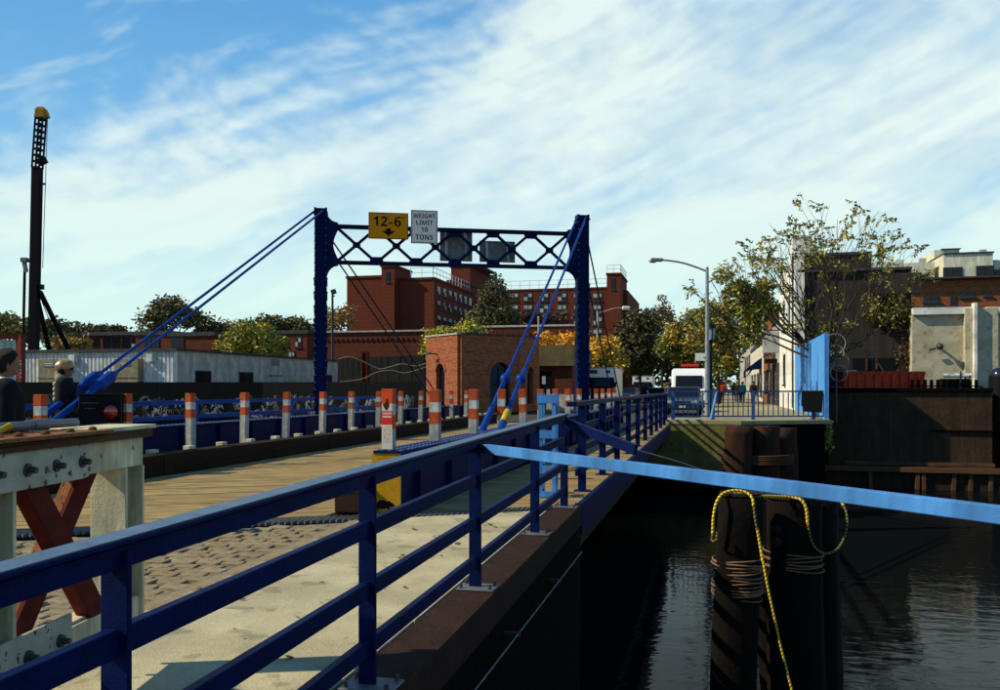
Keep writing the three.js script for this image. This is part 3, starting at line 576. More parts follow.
{ // black box with the red lens at the left girder
  const [v, u] = at(102, 13.6), t = thing('signal_box', 'black signal box with a round red lens near the left stay rods', 'signal', [v, GT + 0.0, u], 0.45);
  part(t, 'case', [bx(0.62, 0.5, 0.26, 0, 0.34, 0, 0, 0.02), bx(0.64, 0.02, 0.28, 0, 0.6, 0, 0, 0.005)], M.black);
  part(t, 'lens', [ball(0.115, 0.16, 0.33, 0.12, 1, 1, 0.45, 16)], new THREE.MeshPhysicalMaterial({ color: rgb([0.32, 0.004, 0.004]), roughness: 0.2, clearcoat: 1 }));
  part(t, 'lens_hood', [clean(new THREE.TorusGeometry(0.135, 0.02, 6, 20)).translate(0.16, 0.33, 0.135)], M.black);
  part(t, 'lettering', face(0.3, 0.16, -0.13, 0.42, 0.1315), printed(128, 64, (c, w, h) => { c.fillStyle = '#08080a'; c.fillRect(0, 0, w, h); c.fillStyle = '#7a766f'; seed(6); for (let x = 4; x < 122; x += rr(7, 12)) c.fillRect(x, 10, rr(3, 7), 5); for (let x = 26; x < 96; x += rr(6, 10)) c.fillRect(x, 44, rr(3, 6), 5); }));
  part(t, 'stand', [bx(0.1, 0.12, 0.1, -0.15, 0.06, 0), bx(0.1, 0.12, 0.1, 0.15, 0.06, 0)], M.galv);
}

// ------------------------------------------------------------------ far bank
const bankLine = [[-90, 22], [-32, 33.6], [-20, 36.2], [-12, 36], [-11.8, 33.75], [-1.4, 33.7], [4.25, 35.3], [4.6, 38.4], [11.3, 38.2], [60, 44]];
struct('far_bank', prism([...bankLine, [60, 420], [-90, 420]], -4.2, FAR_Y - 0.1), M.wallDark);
struct('far_ground', prism([[-700, 60], [700, 60], [700, 1400], [-700, 1400]], -6, FAR_Y - 0.105), M.dirt);
struct('yard_ground', prism([[-90, 23], [-32, 34], [-20, 36.4], [-12, 36.1], [-10.2, 36], [-10.2, 90], [-90, 90]], FAR_Y - 0.1, FAR_Y - 0.02), M.dirt);
const road = struct('road', prism([[-9.6, 34.1], [-0.4, 34.2], [-0.4, 300], [-9.6, 300]], FAR_Y - 0.1, FAR_Y - 0.1 + 0.004), M.asphalt);
struct('far_pavement', prism([[-0.4, 34.3], [4.5, 35.4], [4.5, 300], [-0.4, 300]], FAR_Y - 0.1, FAR_Y + 0.04, 0.02), M.concreteFar);
struct('landing_slab', prism([[-1.75, 33.6], [1.1, 33.49], [4.3, 35.2], [4.3, 36.6], [-1.75, 36.2]], FAR_Y - 0.1, FAR_Y + 0.045, 0.01), M.concreteFar);
struct('abutment_wall', prism([[-4, 33.62], [-1.4, 33.61], [1.1, 33.5], [1.1, 34.7], [-4, 34.4]], -4, FAR_Y - 0.105), mat([0.24, 0.21, 0.06], { map: 'mottle', s: 1.1, rough: 1, bump: 0.05, bs: 0.9 }));
struct('shade_wall', prism([[-4, 33.58], [-1.4, 33.57], [1.1, 33.46], [1.1, 33.6], [-4, 33.7]], -4, -1.75), M.wallDark);  // dark slab paints the shade on the lower abutment
{ // railing on the far landing
  const t = thingW('landing_railing', 'blue picket railing on the far landing with the black panel at its right end', 'railing', [1.3, FAR_Y, 34.8]);
  const A = [-1.4, 33.95], Bq = [4.2, 35.3], q = (k) => [mix(A[0], Bq[0], k), mix(A[1], Bq[1], k)], y = FAR_Y + 0.04;
  const n = 30;
  for (let i = 0; i <= n; i++) { const [v, u] = q(i / n), big = [0, 8, 16, 28].includes(i); part(t, big ? 'post' : 'picket', bx(big ? 0.13 : 0.04, big ? 1.12 : 0.92, big ? 0.11 : 0.04, v, y + (big ? 0.56 : 0.58), -u), M.railBlue); }
  const [v0, u0] = q(0), [v1, u1] = q(1);
  part(t, 'top_rail', bar(P(v0, y + 1.09, u0), P(v1, y + 1.09, u1), 0.08, 0.06), M.railBlue);
  part(t, 'rail', bar(P(v0, y + 0.14, u0), P(v1, y + 0.14, u1), 0.05, 0.05), M.railBlue);
  const [va, ua] = q(0.42);
  part(t, 'rail', bar(P(v0, y + 0.62, u0), P(va - 0.9, y + 0.62, ua - 0.2), 0.04, 0.05), M.sky);
  part(t, 'corner_brace', bar(P(q(0.29)[0], y + 1.08, q(0.29)[1] - 0.06), P(q(0.25)[0], y + 0.02, q(0.25)[1] - 0.3), 0.08, 0.05), M.sky);
  const b = thingW('black_panel', 'black panel hung on the right end of the far blue railing', 'panel', [3.8, 1, 35]);
  part(b, 'sheet', warp(plate([[-0.36, -0.36], [0.34, -0.4], [0.37, 0.44], [-0.4, 0.42], [-0.42, -0.14], [-0.36, -0.16]], 0.02, [], 0.004).rotateY(-0.1).translate(3.78, 0.88, -35.02), (k) => k), M.black);
  part(b, 'tie', [bx(0.03, 0.1, 0.1, 3.6, 1.28, -35.12), bx(0.03, 0.1, 0.1, 4.08, 1.28, -35.16)], M.navy);
  const s = thingW('dock_notice', 'pale blue board fixed below the far landing left of the brown piles', 'board', [1, -0.3, 33.6]);
  const [nv, nu] = at(719.5, 32.6);
  part(s, 'board', bx(0.5, 0.86, 0.04, nv, -0.55, -nu, -0.2, 0.005), M.sky);
  part(s, 'white_corner', plate([[0.02, 0.42], [0.24, 0.42], [0.24, -0.05], [0.14, 0.0]], 0.006).rotateY(-0.2).translate(nv, -0.55, -nu + 0.026), M.whiteWall);
  part(s, 'leg', [bx(0.06, 2.2, 0.06, nv + 0.2, -1.5, -nu - 0.1)], M.navy);
}
// bulkhead on the right bank
{
  const q = (px, D) => { const [v, u] = at(px, D); return [v, u]; };
  const vA = (px, u) => { const k = (px - 500) / F; return u * (k * CA - SA) / (CA + k * SA); };
  const a = [vA(828, 38.2), 38.2], b = [vA(992, 38), 38.0];
  const t = thingW('canal_bulkhead', 'dark brown concrete canal bulkhead with ledges on the right bank', 'wall', [8, -2, 39]);
  const off = (p, d) => [p[0], p[1] - d];
  part(t, 'wall', prism([a, b, off(b, -3.5), off(a, -3.5)], -2.2, 1.28), mat([0.062, 0.037, 0.021], { map: 'streak', s: 2.6, rough: 0.95, bump: 0.02, bs: 1.5 }));
  part(t, 'coping', prism([off(a, 0.12), off(b, 0.12), off(b, -0.6), off(a, -0.6)], 1.28, 1.42, 0.02), M.wallDark);
  part(t, 'lower_wall', prism([off([vA(760, 38.2), 38.2], 0.5), off([b[0] + 12, 37.6], 0.5), off([b[0] + 12, 37.6], -3), off([vA(760, 38.2), 38.2], -3)], -3.6, -1.75), mat([0.04, 0.026, 0.016], { map: 'streak', s: 1.9, rough: 0.95, bump: 0.03, bs: 1.5 }));
  part(t, 'waler', [bar(P(...((p) => [p[0], -1.62, p[1]])(off([vA(842, 38.2), 38.15], 0.25))), P(...((p) => [p[0], -1.62, p[1]])(off(b, 0.25))), 0.2, 0.14), bar(P(...((p) => [p[0], -1.82, p[1]])(off([vA(770, 38.2), 38.2], 0.6))), P(...((p) => [p[0], -1.82, p[1]])(off([b[0] + 8, 37.75], 0.6))), 0.3, 0.2)], M.timber);
  part(t, 'step', prism([off([vA(930, 38), 38.1], 0.12), off(b, 0.12), off(b, -0.05), off([vA(930, 38), 38.1], -0.05)], -0.32, -0.26), M.wallDark);
  seed(31);
  for (const px of [868, 913, 920, 948, 965, 985]) { const p = off([vA(px, 38.1), 38.05], 0.62); part(t, 'fender_post', bar(P(p[0], -3, p[1]), P(p[0] + rr(-0.05, 0.05), -1.95, p[1]), 0.14, 0.14), M.timber); }
  const p = thingW('dark_recess_wall', 'dark planked wall under the far landing right of the brown piles', 'wall', [3, -2, 36.5]);
  const r0 = [1.1, 34.75], r1 = [4.2, 35.4], r2 = off(a, 0.1);
  for (let i = 0; i < 18; i++) { const k = i / 18, k2 = (i + 0.94) / 18; part(p, 'plank', prism([[mix(r0[0], r1[0], k), mix(r0[1], r1[1], k) - 0.02], [mix(r0[0], r1[0], k2), mix(r0[1], r1[1], k2) - 0.02], [mix(r0[0], r1[0], k2), mix(r0[1], r1[1], k2) + 0.1], [mix(r0[0], r1[0], k), mix(r0[1], r1[1], k) + 0.1]], -4, -0.2), M.pile); }
  const bp = thingW('mooring_pile', 'black steel mooring pile with a shiny dome and a pale band at the right edge', 'pile', [12, WATER, 38]);
  const [mv, mu] = at(1000, 35.2);
  part(bp, 'shaft', rod(P(mv, WATER - 1, mu), P(mv, 1.9, mu), 0.44, 0.42, 20), M.black);
  part(bp, 'dome', ball(0.42, mv, 1.9, -mu, 1, 0.9, 1, 20), mat([0.04, 0.05, 0.06], { rough: 0.16, metal: 0.6 }));
  part(bp, 'band', [rod(P(mv, -0.32, mu), P(mv, -0.04, mu), 0.45, 0.45, 20)], M.postWhite);
  part(bp, 'guide_rail', [bx(0.12, 4, 0.12, mv - 0.7, -0.5, -mu, 0, 0.01), bx(0.12, 3.4, 0.12, mv - 0.5, -0.6, -mu)], M.black);
  parts(bp, 'collar', [rod(P(mv, 0.9, mu), P(mv, 1.0, mu), 0.47, 0.47, 20), rod(P(mv, 0.5, mu), P(mv, 0.56, mu), 0.47, 0.47, 20)], M.black);
}
// dolphins: near cluster, far cluster
function pile(t, a, b, r, name = 'pile', m = M.pile) {
  const g = clean(new THREE.CylinderGeometry(r * 0.96, r * 1.08, 1, 18, 14));
  const H = b.y - a.y;
  const h = warp(g, (p) => { const k = p.y + 0.5, an = Math.atan2(p.z, p.x), w = 1 + 0.07 * Math.sin(an * 3 + a.x * 9) + 0.05 * (vnoise(an * 2 + 7 + a.x, k * 9) - 0.5) * 2; return V3(mix(a.x, b.x, k) + p.x * w, a.y + k * H + (k > 0.99 ? (vnoise(p.x * 12 + a.x, p.z * 12) - 0.5) * 0.07 : 0), mix(a.z, b.z, k) + p.z * w); }, true);
  return part(t, name, h, m);
}
{
  const t = thingW('piling_cluster', 'cluster of weathered brown timber piles bound with wire, with yellow rope over the top', 'piles', [0.8, WATER, 8.7]);
  const spots = [[740, 8.0, 724, 0.205], [792, 8.35, 796, 0.26], [768, 8.7, 792, 0.22], [815, 8.7, 822, 0.23], [808, 9.3, 812, 0.22]];
  for (const [px, D, px2, r] of spots) { const [v, u] = at(px, D), [w, x] = at(px2, D), top = yAt(px < 760 ? 496 : px > 830 ? 507 : 499, D); const p = pile(t, P(mix(v, w, 1.25), WATER - 1.2, mix(u, x, 1.25)), P(v, top, u), r); part(p, 'pile_top', clean(new THREE.CylinderGeometry(r * 0.9, r * 0.93, 0.02, 18)).translate(v, top + 0.025, -u), M.pileTop); }
  // wire wraps
  const ring = (cx, cu, rx, ru, y, tilt, r) => { const pts = []; for (let i = 0; i <= 40; i++) { const a = i / 40 * 2 * Math.PI; { const f = (k) => k; pts.push(P(cx + rx * f(Math.cos(a)), y + tilt * Math.cos(a) + 0.004 * Math.sin(a * 3 + y * 40), cu + ru * f(Math.sin(a)))); } } return tube(pts, r, 80, 5); };
  const wraps = []; seed(41);
  for (const [px, D, r, n] of [[737, 8.03, 0.222, 13], [792.5, 8.37, 0.274, 6]]) { const [cv, cu] = at(px, D); for (let i = 0; i < n; i++) wraps.push(ring(cv + rr(-0.006, 0.006), cu, r + rr(-0.004, 0.006), r + rr(-0.004, 0.006), yAt(558 + i * 3.1, 8.03), rr(-0.03, 0.02), rr(0.006, 0.01))); }
  part(t, 'wire_wrap', wraps, mat([0.3, 0.16, 0.085], { rough: 0.8, map: 'mottle', s: 0.2 }));
  const [bv, bu] = at(790, 8.0);
  parts(t, 'iron_bolt', [ball(0.04, ...P(bv - 0.12, yAt(530, 8), bu).toArray()), ball(0.045, ...P(bv - 0.12, yAt(542, 8), bu - 0.02).toArray())], M.pileTop);
  // rope
  const ropeTex = dataTex(64, (x, y) => { const s = ((x * 2 + y) % 1 + 1) % 1, n = fbm(x * 4 + 3, y * 4, 3, 4); return s < 0.34 ? [0.42, 0.36, 0.06] : [0.95, 0.88 - 0.25 * n, 0.14]; });
  ropeTex.repeat.set(14, 1);
  const dirtyTex = dataTex(64, (x, y) => { const s = ((x * 2 + y) % 1 + 1) % 1; return s < 0.5 ? [0.2, 0.18, 0.1] : [0.5, 0.44, 0.16]; }); dirtyTex.repeat.set(14, 1);
  const clean1 = new THREE.MeshStandardMaterial({ map: ropeTex, roughness: 0.8 }), dirty = new THREE.MeshStandardMaterial({ map: dirtyTex, roughness: 0.95 });
  const R = thingW('yellow_rope', 'yellow braided rope draped over the near timber piles with hanging loops', 'rope', [0.6, 0.5, 8]);
  const L = (list) => list.map(([px, py, D]) => { const [v, u] = at(px, D); return P(v, yAt(py, D), u); });
  const piece = (list, r, m, n = 60) => part(R, 'strand', tube(L(list), r, n, 7), m);
  piece([[713, 532, 7.84], [712, 541, 7.84], [716, 540, 7.8], [717, 532, 7.8]], 0.011, dirty);
  piece([[712.5, 534, 7.84], [713.5, 515, 7.83], [717, 501, 7.83], [723, 493.5, 7.86], [734, 490.5, 7.86], [746, 492.5, 7.84], [752, 498, 7.8], [753.5, 506, 7.78]], 0.013, clean1);
  piece([[724, 495, 7.95], [740, 494, 7.95], [758, 496, 8.0], [775, 496.5, 8.08], [792, 497.5, 8.12], [801, 500, 8.08], [805.5, 507, 8.06], [807.5, 524, 8.05]], 0.014, clean1);
  piece([[807.5, 522, 8.05], [811, 540, 8.05], [817, 550, 8.05], [826, 553.5, 8.08], [836, 550, 8.1], [843, 540, 8.15], [847, 524, 8.2], [846, 512, 8.25], [843, 505, 8.3]], 0.011, dirty);
  piece([[843.5, 506, 8.3], [841, 501.5, 8.4], [837, 500, 8.5]], 0.014, clean1, 12);
  piece([[753.5, 504, 7.78], [755, 518, 7.76], [757, 530, 7.76]], 0.012, dirty, 20);
  piece([[757, 528, 7.76], [760, 546, 7.76], [762.5, 561, 7.74]], 0.0125, clean1, 30);
  piece([[762.5, 559, 7.74], [767, 584, 7.72], [773, 612, 7.72], [779, 640, 7.72], [786, 668, 7.72], [794, 700, 7.72], [806, 760, 7.8]], 0.0105, clean1, 90);
  // far dolphin
  const brownPile = mat([0.06, 0.025, 0.015], { map: 'streak', s: 0.8, sy: 1.4, rough: 0.97, bump: 0.012, bs: 0.5 });
  const f = thingW('brown_piling', 'reddish brown bound timber piles standing below the far landing', 'piles', [1, WATER, 28]);
  for (const [px, D, px2, r, py] of [[739, 27, 734, 0.42, 426], [765, 27.2, 764, 0.44, 426], [752, 27.9, 750, 0.42, 427], [783, 28, 786, 0.42, 428]]) { const [v, u] = at(px, D), [w, x] = at(px2, D); pile(f, P(w, WATER - 1, x), P(v, yAt(py, D), u), r, 'pile', brownPile); }
  const [fv, fu] = at(757, 27.5), fw = []; for (let i = 0; i < 5; i++) fw.push(ring(fv, fu, 1.08, 0.85, yAt(456 + i * 2, 27), 0.02, 0.03)); part(f, 'wire_wrap', fw, M.timber);
}
// ------------------------------------------------------------------ left: hoarding, trailers, pile driver
const scribble = (c, w, h, n, cols, size, y0 = 0.2, y1 = 0.95) => { for (let i = 0; i < n; i++) { c.strokeStyle = cols[Math.floor(rnd() * cols.length)]; c.lineWidth = rr(2, 6) * size / 40; c.lineJoin = 'round'; let x = rnd() * w, y = h * rr(y0, y1); c.beginPath(); c.moveTo(x, y); for (let k = 0; k < 4; k++) { const s = size * rr(0.5, 1.2); c.bezierCurveTo(x + rr(-s, s), y - s, x + s, y + rr(-s, s), x += rr(0.1, 0.7) * s, y + rr(-s, s) * 0.6); } c.stroke(); } };
{
  const line = [[-60, 28.4], [-32, 33.7], [-20, 36.35], [-12.2, 35.9]];
  const t = thingW('canal_hoarding', 'dark site hoarding with white graffiti along the far canal edge', 'hoarding', [-25, 0, 35]);
  seed(51);
  const gm = printed(2048, 256, (c, w, h) => { c.fillStyle = '#0e110e'; c.fillRect(0, 0, w, h); for (let i = 0; i < 500; i++) { c.fillStyle = `rgba(${rnd() < 0.5 ? '0,0,0' : '60,60,50'},${rr(0.05, 0.25)})`; c.fillRect(rnd() * w, rnd() * h, rr(4, 60), rr(4, 80)); } scribble(c, w, h, 90, ['rgba(190,190,180,0.75)', 'rgba(150,150,150,0.6)', 'rgba(205,200,190,0.55)', 'rgba(120,130,150,0.6)'], 46, 0.12, 0.8); scribble(c, w, h, 60, ['rgba(200,200,190,0.8)', 'rgba(170,170,165,0.6)'], 34, 0.1, 0.7); }, 0.9);
  for (let i = 0; i < 3; i++) {
    const [a, b] = [line[i], line[i + 1]], L = Math.hypot(b[0] - a[0], b[1] - a[1]), ry = Math.atan2(b[1] - a[1], b[0] - a[0]), mv = (a[0] + b[0]) / 2, mu = (a[1] + b[1]) / 2, n = Math.round(L / 2.44);
    for (let k = 0; k < n; k++) { const q0 = k / n, q1 = (k + 0.992) / n; part(t, 'panel', bar(P(mix(a[0], b[0], q0), 0.85, mix(a[1], b[1], q0)), P(mix(a[0], b[0], q1), 0.85, mix(a[1], b[1], q1)), 0.05, 1.68), M.hoarding); }
    part(t, 'graffiti', face(L, 2.6, 0, 0, 0).rotateY(ry).translate(mv + Math.sin(ry) * 0.12, -0.15, -mu + Math.cos(ry) * 0.12), gm);
    part(t, 'bulkhead', bar(P(a[0], -1.6, a[1]), P(b[0], -1.6, b[1]), 0.1, 3.2), M.hoarding);
  }
  // taller dark fence right of the tower
  const f = thingW('yard_fence', 'tall dark corrugated yard fence with white graffiti left of the brick bridge house', 'fence', [-18, 0, 50]);
  const [av, au] = at(338, 58), [bv, bu] = at(432, 52), L = Math.hypot(bv - av, bu - au), ry = Math.atan2(bu - au, bv - av);
  for (let k = 0; k < 16; k++) part(f, 'panel', bar(P(mix(av, bv, k / 16), 1.75, mix(au, bu, k / 16)), P(mix(av, bv, (k + 0.98) / 16), 1.75 + rr(-0.05, 0.05), mix(au, bu, (k + 0.98) / 16)), k % 2 ? 0.06 : 0.1, 3.3), M.hoarding);
  part(f, 'graffiti', face(4.5, 1.6).rotateY(ry).translate(mix(av, bv, 0.6) + Math.sin(ry) * 0.1, 0.9, -mix(au, bu, 0.6) + Math.cos(ry) * 0.1), printed(512, 180, (c, w, h) => { c.fillStyle = '#0e110e'; c.fillRect(0, 0, w, h); scribble(c, w, h, 26, ['rgba(200,200,195,0.85)', 'rgba(160,160,155,0.7)'], 50, 0.4, 0.95); }, 0.9));
  const [pv, pu] = at(365.5, 51);
  const bp = thingW('rusty_beam', 'upright rust red steel beam in front of the dark yard fence', 'beam', [pv, FAR_Y, pu]);
  part(bp, 'flange', [bx(0.06, 3.4, 0.4, pv - 0.14, 1.85, -pu), bx(0.06, 3.4, 0.4, pv + 0.14, 1.85, -pu)], M.rustRed); part(bp, 'web', bx(0.22, 3.4, 0.04, pv, 1.85, -pu), M.rustRed);
  const vn = thingW('pale_branches', 'pale bare branches hanging across the dark yard fence', 'bare_branch', [-14, 2, 48]);  // tubes stand in for pale bare branches
  const L3 = (list, D) => list.map(([px, py]) => { const [v, u] = at(px, D); return P(v, yAt(py, D), u); });
  part(vn, 'bare_branch', tube(L3([[338, 359], [350, 357], [362, 361], [380, 369], [390, 367], [402, 364], [416, 366], [430, 362]], 49.5), 0.028, 60, 5), M.beige);
  part(vn, 'bare_branch', tube(L3([[340, 382], [362, 379], [378, 372], [392, 370.5], [404, 373], [430, 366]], 50), 0.026, 60, 5), M.beige);
}
{
  const t = thingW('site_trailer', 'long white corrugated site trailer with two beige cooling units behind the hoarding', 'trailer', [-30, FAR_Y, 48]);
  const v1 = -26.9, v0 = -36.3, u0 = 39.9, u1 = 60, top = 3.38, w = v1 - v0;
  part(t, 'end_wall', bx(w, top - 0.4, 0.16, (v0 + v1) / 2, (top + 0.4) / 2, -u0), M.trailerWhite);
  for (let v = v0 + 0.05; v < v1 - 0.05; v += 0.235) part(t, 'rib', plate([[-0.06, -1.45], [0.06, -1.45], [0.06, 1.45], [-0.06, 1.45]], 0.05).translate(v, 1.9, -u0 + 0.1), M.trailerWhite);
  part(t, 'side_wall', bx(0.16, top - 0.4, u1 - u0, v1 - 0.08, (top + 0.4) / 2, -(u0 + u1) / 2 - 0.1), M.trailerShade);
  part(t, 'body', bx(w - 0.2, top - 0.5, u1 - u0 - 0.2, (v0 + v1) / 2, (top + 0.4) / 2, -(u0 + u1) / 2 - 0.15), M.trailerShade);
  part(t, 'roof', [bx(w + 0.3, 0.1, u1 - u0 + 0.5, (v0 + v1) / 2, top + 0.05, -(u0 + u1) / 2), bx(w + 0.34, 0.07, 0.06, (v0 + v1) / 2, top - 0.02, -u0 + 0.24)], M.roof);
  part(t, 'skirt', bx(w - 0.1, 0.4, u1 - u0 - 0.1, (v0 + v1) / 2, 0.24, -(u0 + u1) / 2), M.black);
  for (const px of [58, 133.5]) {
    const v = (() => { const k = (px - 500) / F; return u0 * (k * CA - SA) / (CA + k * SA); })();
    const a = part(t, 'cooling_unit', [bx(1.42, 1.32, 0.5, v, 2.3, -u0 + 0.34, 0, 0.02), bx(1.5, 0.06, 0.56, v, 1.98, -u0 + 0.34), bx(1.42, 0.5, 0.46, v, 1.5, -u0 + 0.32)], M.beige);
    part(a, 'nameplate', bx(0.62, 0.24, 0.02, v - 0.05, 2.66, -u0 + 0.6), M.steelGrey);
    part(a, 'plate_lines', [bx(0.54, 0.06, 0.012, v - 0.05, 2.71, -u0 + 0.612), bx(0.44, 0.05, 0.012, v - 0.05, 2.62, -u0 + 0.612)], M.band);
    part(a, 'louvre', [0, 1, 2].map((i) => bx(1.3, 0.04, 0.03, v, 1.42 + i * 0.14, -u0 + 0.56)), M.beige);
  }
  for (const px of [76.5, 153.5]) { const k = (px - 500) / F, v = u0 * (k * CA - SA) / (CA + k * SA); part(t, 'junction_box', bx(0.38, 0.4, 0.3, v, 2.98, -u0 + 0.22, 0, 0.02), M.trailerWhite); }
  for (const [px, w2] of [[203, 1.5], [246, 1.6], [327, 1.6]]) { const k = (px - 500) / F, u = v1 * (CA + k * SA) / (k * CA - SA); const f = part(t, 'window_frame', bx(0.08, 0.95, w2, v1 + 0.01, 1.9, -u), M.roof); part(f, 'pane', bx(0.03, 0.8, w2 - 0.16, v1 + 0.05, 1.9, -u), M.glass); }
  for (const [px, y, h, w2] of [[275.5, 3.05, 0.38, 1], [275.5, 2.2, 0.1, 1.6]]) { const k = (px - 500) / F, u = v1 * (CA + k * SA) / (k * CA - SA); part(t, 'vent', bx(0.06, h, w2, v1 + 0.01, y, -u), M.steelGrey); }
  for (let u = u0 + 1.3; u < u1; u += 1.3) part(t, 'seam', bx(0.012, top - 0.5, 0.03, v1 + 0.004, 1.9, -u), M.trailerShade);
}
{
  const D = 62, q = (px, py, d = D) => { const [v, u] = at(px, d); return P(v, yAt(py, d), u); };
  const t = thingW('pile_driver', 'tall dark pile driver mast with a yellow head standing in the site', 'pile driver', [at(33, D)[0], FAR_Y, at(33, D)[1]]);
  const lo = q(32.5, 410), mid = q(37.6, 168), hi = q(41, 119);
  part(t, 'mast', [bar(lo, mid, 0.56, 0.56)], M.blackSoft);
  const X = V3(CA, 0, -SA), Z = V3(SA, 0, CA);
  const up = [];
  for (const sx of [-0.26, 0, 0.26]) for (const sz of [-0.24, 0.24]) up.push(bar(mid.clone().addScaledVector(X, sx).addScaledVector(Z, sz), hi.clone().addScaledVector(X, sx).addScaledVector(Z, sz), 0.1, 0.1));
  for (let k = 0; k <= 8; k++) { const c = mid.clone().lerp(hi, k / 8); for (const sz of [-0.24, 0.24]) up.push(bar(c.clone().addScaledVector(X, -0.28).addScaledVector(Z, sz), c.clone().addScaledVector(X, 0.28).addScaledVector(Z, sz), 0.12, 0.16)); }
  part(t, 'lattice', up, M.blackSoft);
  part(t, 'head', [bar(q(36.5, 114), q(46.5, 114), 0.5, 0.7, 0.05), bar(q(37.8, 109.5), q(44.5, 109.5), 0.4, 0.3, 0.04), bar(q(46.2, 112), q(48.2, 118), 0.4, 0.2, 0.03), bar(q(35.3, 116), q(37, 116), 0.3, 0.24)], mat([0.5, 0.28, 0.03], { map: 'mottle', s: 0.6 }));
  part(t, 'hoist_cable', rod(q(47.8, 118), q(43, 268), 0.025, 0.025, 5), M.black);
  part(t, 'bracket', [bar(q(41, 158), q(44, 164), 0.3, 0.6), bar(q(40, 184), q(46, 184), 0.1, 0.12), bar(q(36, 287), q(43.5, 287), 0.35, 0.35)], M.black);
  for (const [a, b] of [[[40.5, 292], [70, 352]], [[38, 300], [50, 352]]]) part(t, 'brace', rod(q(...a), q(...b, D + 5), 0.17, 0.2, 8), M.blackSoft);
  part(t, 'brace_cable', rod(q(40, 296), q(62, 352, D + 4), 0.03, 0.03, 5), M.black);
  part(t, 'guide_head', [bar(q(22, 260), q(28, 260), 0.4, 0.3), bar(q(25.5, 258), q(33, 264), 0.1, 0.12), bar(q(24.5, 262), q(26.5, 272), 0.2, 0.24)], M.steelGrey);
  part(t, 'drop_line', [rod(q(25, 270), q(23.4, 346), 0.1, 0.1, 6)], M.black);
  part(t, 'crawler_base', [bar(q(26, 392), q(64, 392), 3, 1.6, 0.1), bar(q(30, 404), q(60, 404), 3.4, 0.9, 0.2)], M.blackSoft);
  const b = thingW('red_frame_panel', 'pale panel in a rust red frame at the left edge behind the hoarding', 'panel', [-33, FAR_Y, 37]);
  const e = (px, py, d = 42) => q(px, py, d);
  part(b, 'red_upright', bar(e(21, 335), e(21, 400), 0.3, 0.3), mat([0.26, 0.05, 0.03], { map: 'mottle' }));
  part(b, 'top_bar', bar(e(-30, 336.5), e(24, 336.5), 0.3, 0.24), M.rustRed);
  part(b, 'panel', bar(e(-30, 366), e(17.5, 366), 0.08, 2.5), M.creamWall);
  part(b, 'post', bar(e(-28, 338), e(-28, 400), 0.3, 0.3), M.rustRed);
  part(b, 'marks', [361, 364, 367, 370, 373, 377].map((y, i) => bar(e(20.2 + (i % 2) * 0.4, y, 41.8), e(21.8, y, 41.8), 0.02, 0.07)), M.band);
}

// ------------------------------------------------------------------ buildings
const vAt = (px, u) => { const k = (px - 500) / F; return u * (k * CA - SA) / (CA + k * SA); };
const uAt = (px, v) => { const k = (px - 500) / F; return v * (CA + k * SA) / (k * CA - SA); };
const dist = (v, u) => u * CA - v * SA;
const yOf = (py, v, u) => yAt(py, dist(v, u));
// window on a wall that faces the camera (-u) or the street; w along the wall
function win(t, v, y, u, w, h, side = 'front', pale = true) {
  const f = side === 'front', s = side === 'left' ? -1 : 1;
  const B = (W, H, dep, dy, dw, off) => f ? bx(W, H, dep, v + dw, y + dy, -u + off) : bx(dep, H, W, v + s * off, y + dy, -u + dw);
  const fr = part(t, 'window', [B(w, h, 0.1, 0, 0, 0.01), B(w + 0.2, 0.12, 0.2, -h / 2 - 0.06, 0, 0.05)], M.roof);
  part(fr, 'pane', [B(w * 0.44, h * 0.9, 0.04, 0, -w * 0.245, 0.06), B(w * 0.44, h * 0.9, 0.04, 0, w * 0.245, 0.06)], M.glass);
  if (pale) part(fr, 'blind', [B(w * 0.38, h * 0.42, 0.03, h * (rnd() < 0.5 ? 0.16 : -0.2), -w * 0.245, 0.08), B(w * 0.38, h * 0.36, 0.03, h * 0.18, w * 0.245, 0.08)], M.pane);
}
function roofRail(t, pts, h) { for (let i = 0; i + 1 < pts.length; i++) { const [a, b] = [pts[i], pts[i + 1]], n = Math.max(2, Math.round(a.distanceTo(b) / 1.6)); const g = []; for (let k = 0; k <= n; k++) { const q = a.clone().lerp(b, k / n); g.push(bar(q, q.clone().setY(q.y + h), 0.07, 0.07)); } for (const hh of [h, h * 0.5]) g.push(bar(a.clone().setY(a.y + hh), b.clone().setY(b.y + hh), 0.06, 0.07)); part(t, 'roof_railing', g, M.rail); } }
seed(61);
